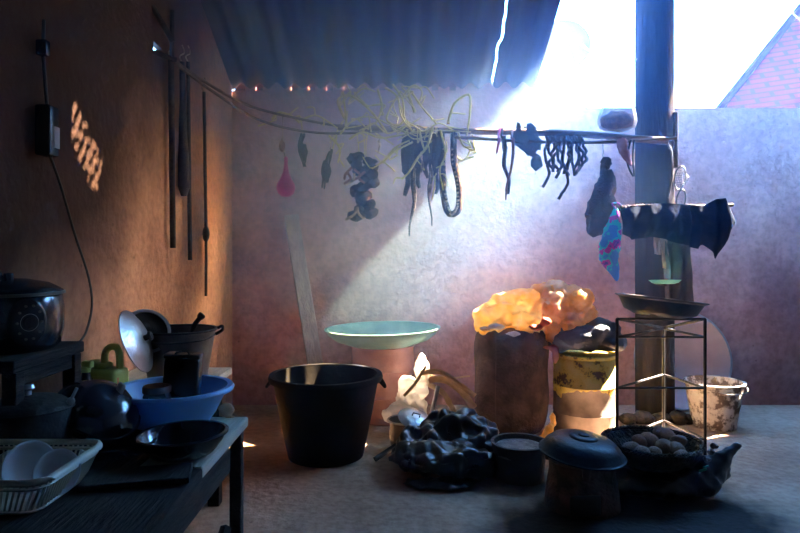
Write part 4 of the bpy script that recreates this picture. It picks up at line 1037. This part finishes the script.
# black bowl
c = Vector((W(183,443,1.50).x, 1.50, ZT))
pot('black_bowl', 'shiny black enamel bowl on the table in front of the blue basin', 'bowl', c, [(.045,0),(.075,.012),(.095,.038),(.103,.057)], .004, 'black_enamel', rim=.005, rot=RY(-1.5))
# beige paper behind the basin
bm = B(); blob(bm, W(226,412,1.86), (.022,.02,.03), sub=3, amp=.35, seed=2); blob(bm, W(231,420,1.84), (.018,.015,.016), sub=3, amp=.35, seed=4); 
for v in bm.verts: v.co.z = max(v.co.z, ZT+.001)
o = emit('crumpled_paper', bm, 'paper', loc=(W(228,416,1.85).x, 1.85, ZT)); crumple(o, .005, .012, .03); tag(o, 'crumpled beige paper at the table corner behind the blue basin', 'paper')
# oil jug
c = W(108,388,2.06); c.z = .585
r_ = root('oil_jug', 'lime yellow plastic oil jug with a top handle and orange label', 'jug', c)
bm = B(); box(bm, c+Vector((0,0,.062)), (.112,.08,.124), RZ(-14), .014); box(bm, c+Vector((-.018,0,.132)), (.05,.05,.02), RZ(-14), .008); emit('body', bm, 'lime', r_)
bm = B(); pts = smooth_pts([c+Vector(p) for p in ((-.012,0,.128),(-.008,0,.175),(.008,0,.192),(.030,0,.190),(.040,-.004,.165),(.043,-.006,.12))],5); tube(bm, pts, .0115, n=10); emit('handle', bm, 'lime', r_)
bm = B(); lathe(bm, [(.0005,0),(.015,0),(.015,.018),(.0005,.02)], c+Vector((-.044,0,.132)), n=18); emit('cap', bm, 'lime', r_)
bm = B(); box(bm, c+Vector((.030,-.030,.075)), (.040,.012,.05), RZ(-14), .003); emit('label', bm, 'orange', r_)
c = W(86,375,1.98); c.z = .58
r_ = root('spray_bottle', 'small lime bottle with a nozzle left of the oil jug', 'bottle', c)
bm = B(); lathe(bm, [(.0005,0),(.026,0),(.028,.01),(.028,.09),(.014,.12),(.011,.135),(.0005,.136)], c, n=24); emit('body', bm, 'black_glossy', r_)
bm = B(); box(bm, c+Vector((.006,0,.155)), (.034,.020,.022), RZ(-10), .005); tube(bm, smooth_pts([c+Vector((-.008,-.006,.158)), c+Vector((-.022,-.008,.150)), c+Vector((-.024,-.008,.138))],4), .0045, n=7); lathe(bm, [(.0005,.13),(.014,.13),(.014,.148),(.0005,.148)], c, n=14); emit('nozzle', bm, 'lime', r_)
# tilted black wok against the basin
c = W(100,408,1.60); R_ = rot_to((.55,-.28,.80)); 
r_ = pot('tilted_wok', 'soot-black wok tipped over left of the blue basin with a bright metal edge', 'wok', c, [(.03,-.05),(.065,-.04),(.095,-.012),(.103,.006)], .003, 'black_enamel', rot=rot_to((-.35,.15,-.55)), rim=.004, rimm='black_enamel')
bm = B(); box(bm, W(119,392,1.62), (.022,.012,.05), RY(24)@RZ(-20), .005); emit('bright_edge', bm, 'alu', r_)  # small bright metal piece at the right edge of the wok
# frying pan
c = Vector((W(118,445,1.52).x, 1.52, ZT))
r_ = pot('frying_pan', 'dark flat frying pan on the table between the white basket and the black bowl', 'pan', c, [(.06,0),(.078,.012),(.088,.032)], .003, 'black_enamel', rim=.003)
bm = B(); tube(bm, [c+Vector((-.085,.02,.03)), c+Vector((-.20,.07,.05))], .009, n=8, flat=.6); emit('handle', bm, 'black_matt', r_)
# kettle-like pot and a wide pot at the back left
c = Vector((-.90, 1.50, ZT))
r_ = pot('cooking_pot', 'round soot-black cooking pot with a lid under the wooden stool', 'pot', c, [(.07,0),(.095,.03),(.10,.09),(.098,.12)], .004, 'black_matt')
bm = B(); lathe(bm, [(.0005,.15),(.03,.148),(.07,.14),(.102,.126),(.104,.121),(.0005,.13)], c, n=40); emit('lid', bm, 'black_matt', r_)
bm = B(); lathe(bm, [(.0005,.148),(.008,.148),(.008,.16),(.016,.166),(.012,.174),(.0005,.175)], c, n=16); emit('knob', bm, 'alu', r_)
c = Vector((-1.02, 1.27, ZT))
r_ = pot('wide_pot', 'wide black pot with a thin bright rim at the left edge of the table', 'pot', c, [(.09,0),(.115,.02),(.12,.085),(.122,.10)], .004, 'black_matt', rimm='alu', rim=.003)
# small stool on the table carrying the cooker
r_ = root('wooden_stool', 'small dark wooden stool standing on the table under the black cooker', 'stool', (-1.02, 1.58, ZT))
board(-1.165,-.885,1.42,1.74,.845,.03,'wood_dark',0,r_,'seat')
for (x,y) in ((-.905,1.45),(-.905,1.71),(-1.14,1.45),(-1.14,1.71)):
    bm = B(); box(bm, (x,y,ZT+.1075), (.035,.035,.215), None, .003); emit('leg', bm, 'wood_dark', r_, smooth=False)
bm = B(); box(bm, (-.905,1.58,.80), (.02,.23,.045), None, .003); emit('apron', bm, 'wood_dark', r_, smooth=False)
c = Vector((-1.02, 1.60, .845))
r_ = root('electric_cooker', 'round black electric pressure cooker with a dial panel on the small stool', 'cooker', c)
bm = B(); lathe(bm, [(.0005,0),(.115,0),(.128,.012),(.136,.05),(.137,.10),(.133,.135),(.128,.142),(.0005,.142)], c, n=56); emit('body', bm, 'black_enamel', r_)
bm = B(); lathe(bm, [(.0005,.182),(.05,.18),(.10,.170),(.122,.158),(.134,.150),(.135,.142),(.0005,.142)], c, n=56); emit('lid', bm, 'black_glossy', r_)
bm = B(); lathe(bm, [(.134,.140),(.139,.141),(.139,.147),(.134,.148),(.134,.140)], c, n=56); emit('steel_band', bm, 'bucket_grey', r_)
bm = B(); lathe(bm, [(.0005,.18),(.012,.18),(.011,.20),(.0005,.202)], c+Vector((.035,-.04,-.004)), n=16); emit('valve', bm, 'black_glossy', r_)
bm = B(); tube(bm, smooth_pts([c+Vector((-.06,-.03,.172)), c+Vector((-.04,-.03,.20)), c+Vector((.01,-.05,.2)), c+Vector((.02,-.05,.176))],4), .009, n=8); emit('lid_handle', bm, 'black_glossy', r_)
dn = Vector((.80,-.60,0)).normalized(); sd_ = Vector((.60,.80,0)); pc_ = c+dn*.134+Vector((0,0,.078))
R_ = Matrix((sd_, Vector((0,0,1)), dn)).transposed()
bm = B(); lathe(bm, [(.0005,.012),(.040,.011),(.047,.006),(.050,-.008),(.0005,-.02)], pc_, n=40, rot=R_, sx=.9, sy=1.28); pnl = emit('control_panel', bm, 'black_glossy', r_)
bm = B()
for k in range(10):
    a = 2*PI*k/10; blob(bm, pc_+R_@Vector((.028*math.cos(a), .042*math.sin(a), .012)), (.0042,.0042,.0035), sub=1, amp=0)
ob = emit('button', bm, 'bucket_grey', pnl)
bm = B(); lathe(bm, [(.0005,.022),(.014,.021),(.016,.008),(.0005,.006)], pc_, n=24, rot=R_); emit('dial', bm, 'black_enamel', pnl)
bm = B(); lathe(bm, [(.018,.010),(.021,.012),(.022,.010),(.018,.009)], pc_, n=24, rot=R_); emit('dial_ring', bm, 'alu', pnl)

# white plastic basket with dishes
r_ = root('plastic_basket', 'dull white slatted plastic basket of dishes in the lower left corner', 'basket', (-.86, 1.27, ZT))
def rr_rect(cx, cy, hx, hy, r, z, n=6):
    pts = []
    for (sx_, sy_, a0) in ((1,1,0),(-1,1,90),(-1,-1,180),(1,-1,270)):
        for i in range(n+1):
            a = math.radians(a0+90*i/n); pts.append(Vector((cx+sx_*(hx-r)+r*math.cos(a), cy+sy_*(hy-r)+r*math.sin(a), z)))
    return pts
top = rr_rect(-.862,1.27,.20,.125,.035,ZT+.068); bot = rr_rect(-.862,1.27,.175,.103,.03,ZT+.004)
bm = B(); tube(bm, top+[top[0]], .008, n=8, flat=.7); emit('rim', bm, 'white_plastic', r_)
bm = B(); f = [bm.verts.new(p) for p in bot]; f2 = [bm.verts.new(p+Vector((0,0,.004))) for p in bot]; bm.faces.new(f[::-1]); bm.faces.new(f2)
for i in range(len(f)): bm.faces.new((f[i],f[(i+1)%len(f)],f2[(i+1)%len(f)],f2[i]))
emit('base', bm, 'white_plastic', r_)
bm = B()
def along(loop, n):
    L_ = [0]; m = len(loop)
    for i in range(m): L_.append(L_[-1]+(loop[(i+1)%m]-loop[i]).length)
    out = []
    for k in range(n):
        d = L_[-1]*k/n
        for i in range(m):
            if L_[i+1] >= d: t = (d-L_[i])/(L_[i+1]-L_[i]+1e-9); out.append(loop[i].lerp(loop[(i+1)%m], t)); break
    return out
ta, ba = along(top, 110), along(bot, 110)
for p, q in zip(ta, ba): tube(bm, [q, p], .0024, n=4)
for t in (.04, .80):
    lp = [q.lerp(p, t) for p, q in zip(ta, ba)]; tube(bm, lp+[lp[0]], .0042, n=5)
emit('slats', bm, 'white_plastic', r_)
def dish(lab, c, R0, nrm, m='china', depth=.018):
    r_ = root('plate', lab, 'plate', c); R_ = rot_to(nrm)
    bm = B(); lathe(bm, vessel([(R0*.5,-depth),(R0*.8,-depth*.5),(R0*.97,0)], .0025), c, n=40, rot=R_); emit('plate', bm, m, r_)
    bm = B(); lathe(bm, [(R0*.95,-.002),(R0,-.001),(R0*1.01,.002),(R0*.95,.002),(R0*.95,-.002)], c, n=40, rot=R_); emit('rim', bm, 'china', r_)
dish('pale plate leaning at the left inside the white basket', W(30,467,1.27), .052, (.75,-.62,.25))
dish('pale plate leaning at the right inside the white basket, in front of the other', W(57,472,1.25), .045, (.72,-.66,.22))
bm = B(); box(bm, W(83,453,1.36), (.022,.004,.012), RZ(-40), .001); tag(emit('white_scrap', bm, 'china', loc=W(83,453,1.36)), 'little white scrap caught at the back of the white basket', 'scrap')
# tipped bowls at the far left
for k, (px,py,R0,lab) in enumerate([(2,441,.045,'uppermost pale bowl tipped on its side at the left edge above the basket'),(6,449,.042,'lower pale bowl tipped on its side at the left edge above the basket')]):
    c = W(px,py+6,1.42-.02*k); r_ = root('bowl', lab, 'bowl', c, 'pale bowls at the left edge'); R_ = rot_to((-.35,-.3,.85))
    bm = B(); lathe(bm, vessel([(.02,-.035),(.035,-.022),(R0,0)], .0025), c, n=36, rot=R_); emit('body', bm, 'china', r_)
    bm = B(); lathe(bm, [(.018,-.042),(.021,-.042),(.022,-.034),(.018,-.034),(.018,-.042)], c, n=30, rot=R_); emit('foot_ring', bm, 'china', r_)
# dark chopping board
bm = B(); box(bm, (W(135,487,1.33).x, 1.345, ZT+.008), (.22,.10,.014), RZ(14), .003); tag(emit('chopping_board', bm, 'wood_dark', loc=(W(135,487,1.33).x, 1.345, ZT), smooth=False), 'thin dark chopping board lying on the table in front of the frying pan', 'board')
# spoon with a glint
bm = B(); tube(bm, [W(72,398,1.5), W(77,388,1.5)], .004, n=6); blob(bm, W(71,401,1.5), (.010,.006,.010), sub=2, amp=0); tag(emit('spoon', bm, 'alu', loc=W(74,393,1.5)), 'small bright spoon among the black pots left of the blue basin', 'spoon')
# dark basket/box on the floor below
# ------------------------------------------------------------------ wall electrics
r_ = root('power_adapter', 'black power adapter box hanging by its cable on the left wall', 'adapter', wall_pt(47,130,.03))
a = wall_pt(47,131,.035); 
bm = B(); box(bm, a, (.05,.062,.165), None, .008); emit('case', bm, 'black_glossy', r_)
bm = B(); box(bm, a+Vector((.026,.012,-.02)), (.003,.03,.07), None, .001); emit('sticker', bm, 'label_white', r_)
bm = B(); tube(bm, smooth_pts([wall_pt(44,20,.02), wall_pt(43,50,.02), wall_pt(45,80,.02), a+Vector((0,0,.08))],6), .006, n=6); tube(bm, smooth_pts([a+Vector((0,.02,-.08)), wall_pt(62,190,.02), wall_pt(75,235,.02), wall_pt(88,275,.02), wall_pt(92,305,.02), wall_pt(86,332,.03), wall_pt(76,346,.05)],7), .0045, n=6); emit('cable', bm, 'cable', r_)
bm = B(); box(bm, wall_pt(43,48,.03), (.035,.03,.05), None, .005); emit('plug', bm, 'black_glossy', r_)

# <<< objects

# ------------------------------------------------------------------ smoke
def smoke():
    m = bpy.data.materials.new('kitchen_smoke'); nt, out = nodes_of(m); N = nt.nodes; L = nt.links
    v = N.new('ShaderNodeVolumeScatter')
    v.inputs['Color'].default_value = (.23,.47,1.0,1)
    v.inputs['Anisotropy'].default_value = SM_G
    tc = N.new('ShaderNodeTexCoord'); sx = N.new('ShaderNodeSeparateXYZ'); L.new(tc.outputs['Object'], sx.inputs[0])
    mr = N.new('ShaderNodeMapRange'); mr.interpolation_type = 'SMOOTHSTEP'
    mr.inputs['From Min'].default_value = .25; mr.inputs['From Max'].default_value = 2.35
    mr.inputs['To Min'].default_value = SM_LO; mr.inputs['To Max'].default_value = SM_HI
    L.new(sx.outputs['Z'], mr.inputs['Value'])
    my = N.new('ShaderNodeMapRange'); my.interpolation_type = 'SMOOTHSTEP'      # the smoke gathers towards the back of the room
    my.inputs['From Min'].default_value = 2.4; my.inputs['From Max'].default_value = 4.3; my.inputs['To Min'].default_value = .02
    L.new(sx.outputs['Y'], my.inputs['Value'])
    mxx = N.new('ShaderNodeMapRange'); mxx.interpolation_type = 'SMOOTHSTEP'
    mxx.inputs['From Min'].default_value = -1.3; mxx.inputs['From Max'].default_value = -.3; mxx.inputs['To Min'].default_value = .3
    L.new(sx.outputs['X'], mxx.inputs['Value'])
    mxr = N.new('ShaderNodeMapRange'); mxr.interpolation_type = 'SMOOTHSTEP'
    mxr.inputs['From Min'].default_value = -.4; mxr.inputs['From Max'].default_value = 1.75; mxr.inputs['To Min'].default_value = 1; mxr.inputs['To Max'].default_value = .062
    L.new(sx.outputs['X'], mxr.inputs['Value'])
    q0 = N.new('ShaderNodeMath'); q0.operation = 'MULTIPLY'; L.new(mxx.outputs[0], q0.inputs[0]); L.new(mxr.outputs[0], q0.inputs[1])
    q1 = N.new('ShaderNodeMath'); q1.operation = 'MULTIPLY'; L.new(mr.outputs[0], q1.inputs[0]); L.new(my.outputs[0], q1.inputs[1])
    q2 = N.new('ShaderNodeMath'); q2.operation = 'MULTIPLY'; L.new(q1.outputs[0], q2.inputs[0]); L.new(q0.outputs[0], q2.inputs[1])
    L.new(q2.outputs[0], v.inputs['Density'])
    va = N.new('ShaderNodeVolumeAbsorption'); va.inputs['Color'].default_value = (.48,.66,1,1)
    q3 = N.new('ShaderNodeMath'); q3.operation = 'MULTIPLY'; q3.inputs[1].default_value = SM_ABS; L.new(q2.outputs[0], q3.inputs[0]); L.new(q3.outputs[0], va.inputs['Density'])
    ads = N.new('ShaderNodeAddShader'); L.new(v.outputs[0], ads.inputs[0]); L.new(va.outputs[0], ads.inputs[1])
    L.new(ads.outputs[0], out.inputs['Volume'])
    bm = B(); box(bm, ((XL+XR)/2, (YB+D)/2, 1.475), (XR-XL-.002, D-YB-.002, 2.94))
    bmesh.ops.translate(bm, vec=(0,0,0), verts=bm.verts)
    o = emit('smoke', bm, m, loc=(0,0,0), smooth=False); o['kind'] = 'stuff'
    o['label'] = 'blue cooking smoke hanging in the air of the whole room'; o['category'] = 'smoke'
SM_LO, SM_HI, SM_G, SM_ABS = .005, 1.45, .0, .12
smoke()

# ------------------------------------------------------------------ light
sd = bpy.data.lights.new('sun', 'SUN'); so = bpy.data.objects.new('sun', sd); COL.objects.link(so)
sd.energy = 175; sd.color = (1.0,.84,.72); sd.angle = math.radians(.55)
so.rotation_euler = SUN.normalized().to_track_quat('Z', 'Y').to_euler(); so.location = (6,6,6)
SKY, GLOW, GLOW_P = 32., 360., 80.
w = bpy.data.worlds.new('sky'); sc.world = w; w.use_nodes = True
nt = w.node_tree; nt.nodes.clear(); wo = nt.nodes.new('ShaderNodeOutputWorld'); bg = nt.nodes.new('ShaderNodeBackground')
# hazy blue sky plus an added warm lobe, off the sun, that lights the left wall
vm = nt.nodes.new('ShaderNodeVectorMath'); vm.operation = 'DOT_PRODUCT'
tcw = nt.nodes.new('ShaderNodeTexCoord'); nt.links.new(tcw.outputs['Generated'], vm.inputs[0]); vm.inputs[1].default_value = Vector((1.0,.21,.40)).normalized()
mx0 = nt.nodes.new('ShaderNodeMath'); mx0.operation = 'MAXIMUM'; mx0.inputs[1].default_value = 0; nt.links.new(vm.outputs['Value'], mx0.inputs[0])
pw = nt.nodes.new('ShaderNodeMath'); pw.operation = 'POWER'; pw.inputs[1].default_value = GLOW_P; nt.links.new(mx0.outputs[0], pw.inputs[0])
gl = nt.nodes.new('ShaderNodeBackground'); gl.inputs['Color'].default_value = (1,.88,.85,1)
gm = nt.nodes.new('ShaderNodeMath'); gm.operation = 'MULTIPLY'; gm.inputs[1].default_value = GLOW; nt.links.new(pw.outputs[0], gm.inputs[0]); nt.links.new(gm.outputs[0], gl.inputs['Strength'])
bg.inputs['Color'].default_value = (.13,.40,1.0,1); bg.inputs['Strength'].default_value = SKY
ad = nt.nodes.new('ShaderNodeAddShader'); nt.links.new(bg.outputs[0], ad.inputs[0]); nt.links.new(gl.outputs[0], ad.inputs[1])
nt.links.new(ad.outputs[0], wo.inputs[0])

# ------------------------------------------------------------------ camera
cd = bpy.data.cameras.new('camera'); cam = bpy.data.objects.new('camera', cd); COL.objects.link(cam)
cam.location = (0,0,CH); cam.rotation_euler = (PI/2,0,0)
cd.sensor_width = 36; cd.lens = F/800*36; cd.shift_y = -(266.5-HZ)/800; cd.clip_start = .02; cd.clip_end = 200
sc.camera = cam
vs_ = sc.view_settings
sc.display_settings.display_device = 'sRGB'
vs_.view_transform = 'Standard'; vs_.look = 'None'; vs_.gamma = 1; vs_.use_curve_mapping = False; vs_.exposure = 0.65
cy = sc.cycles
cy.use_denoising = True; cy.max_bounces = 8; cy.diffuse_bounces = 4; cy.volume_bounces = 4; cy.transparent_max_bounces = 12
cy.glossy_bounces = 3; cy.volume_max_steps = 128; cy.volume_step_rate = 1.0
cy.sample_clamp_indirect = 6; cy.caustics_reflective = False; cy.caustics_refractive = False
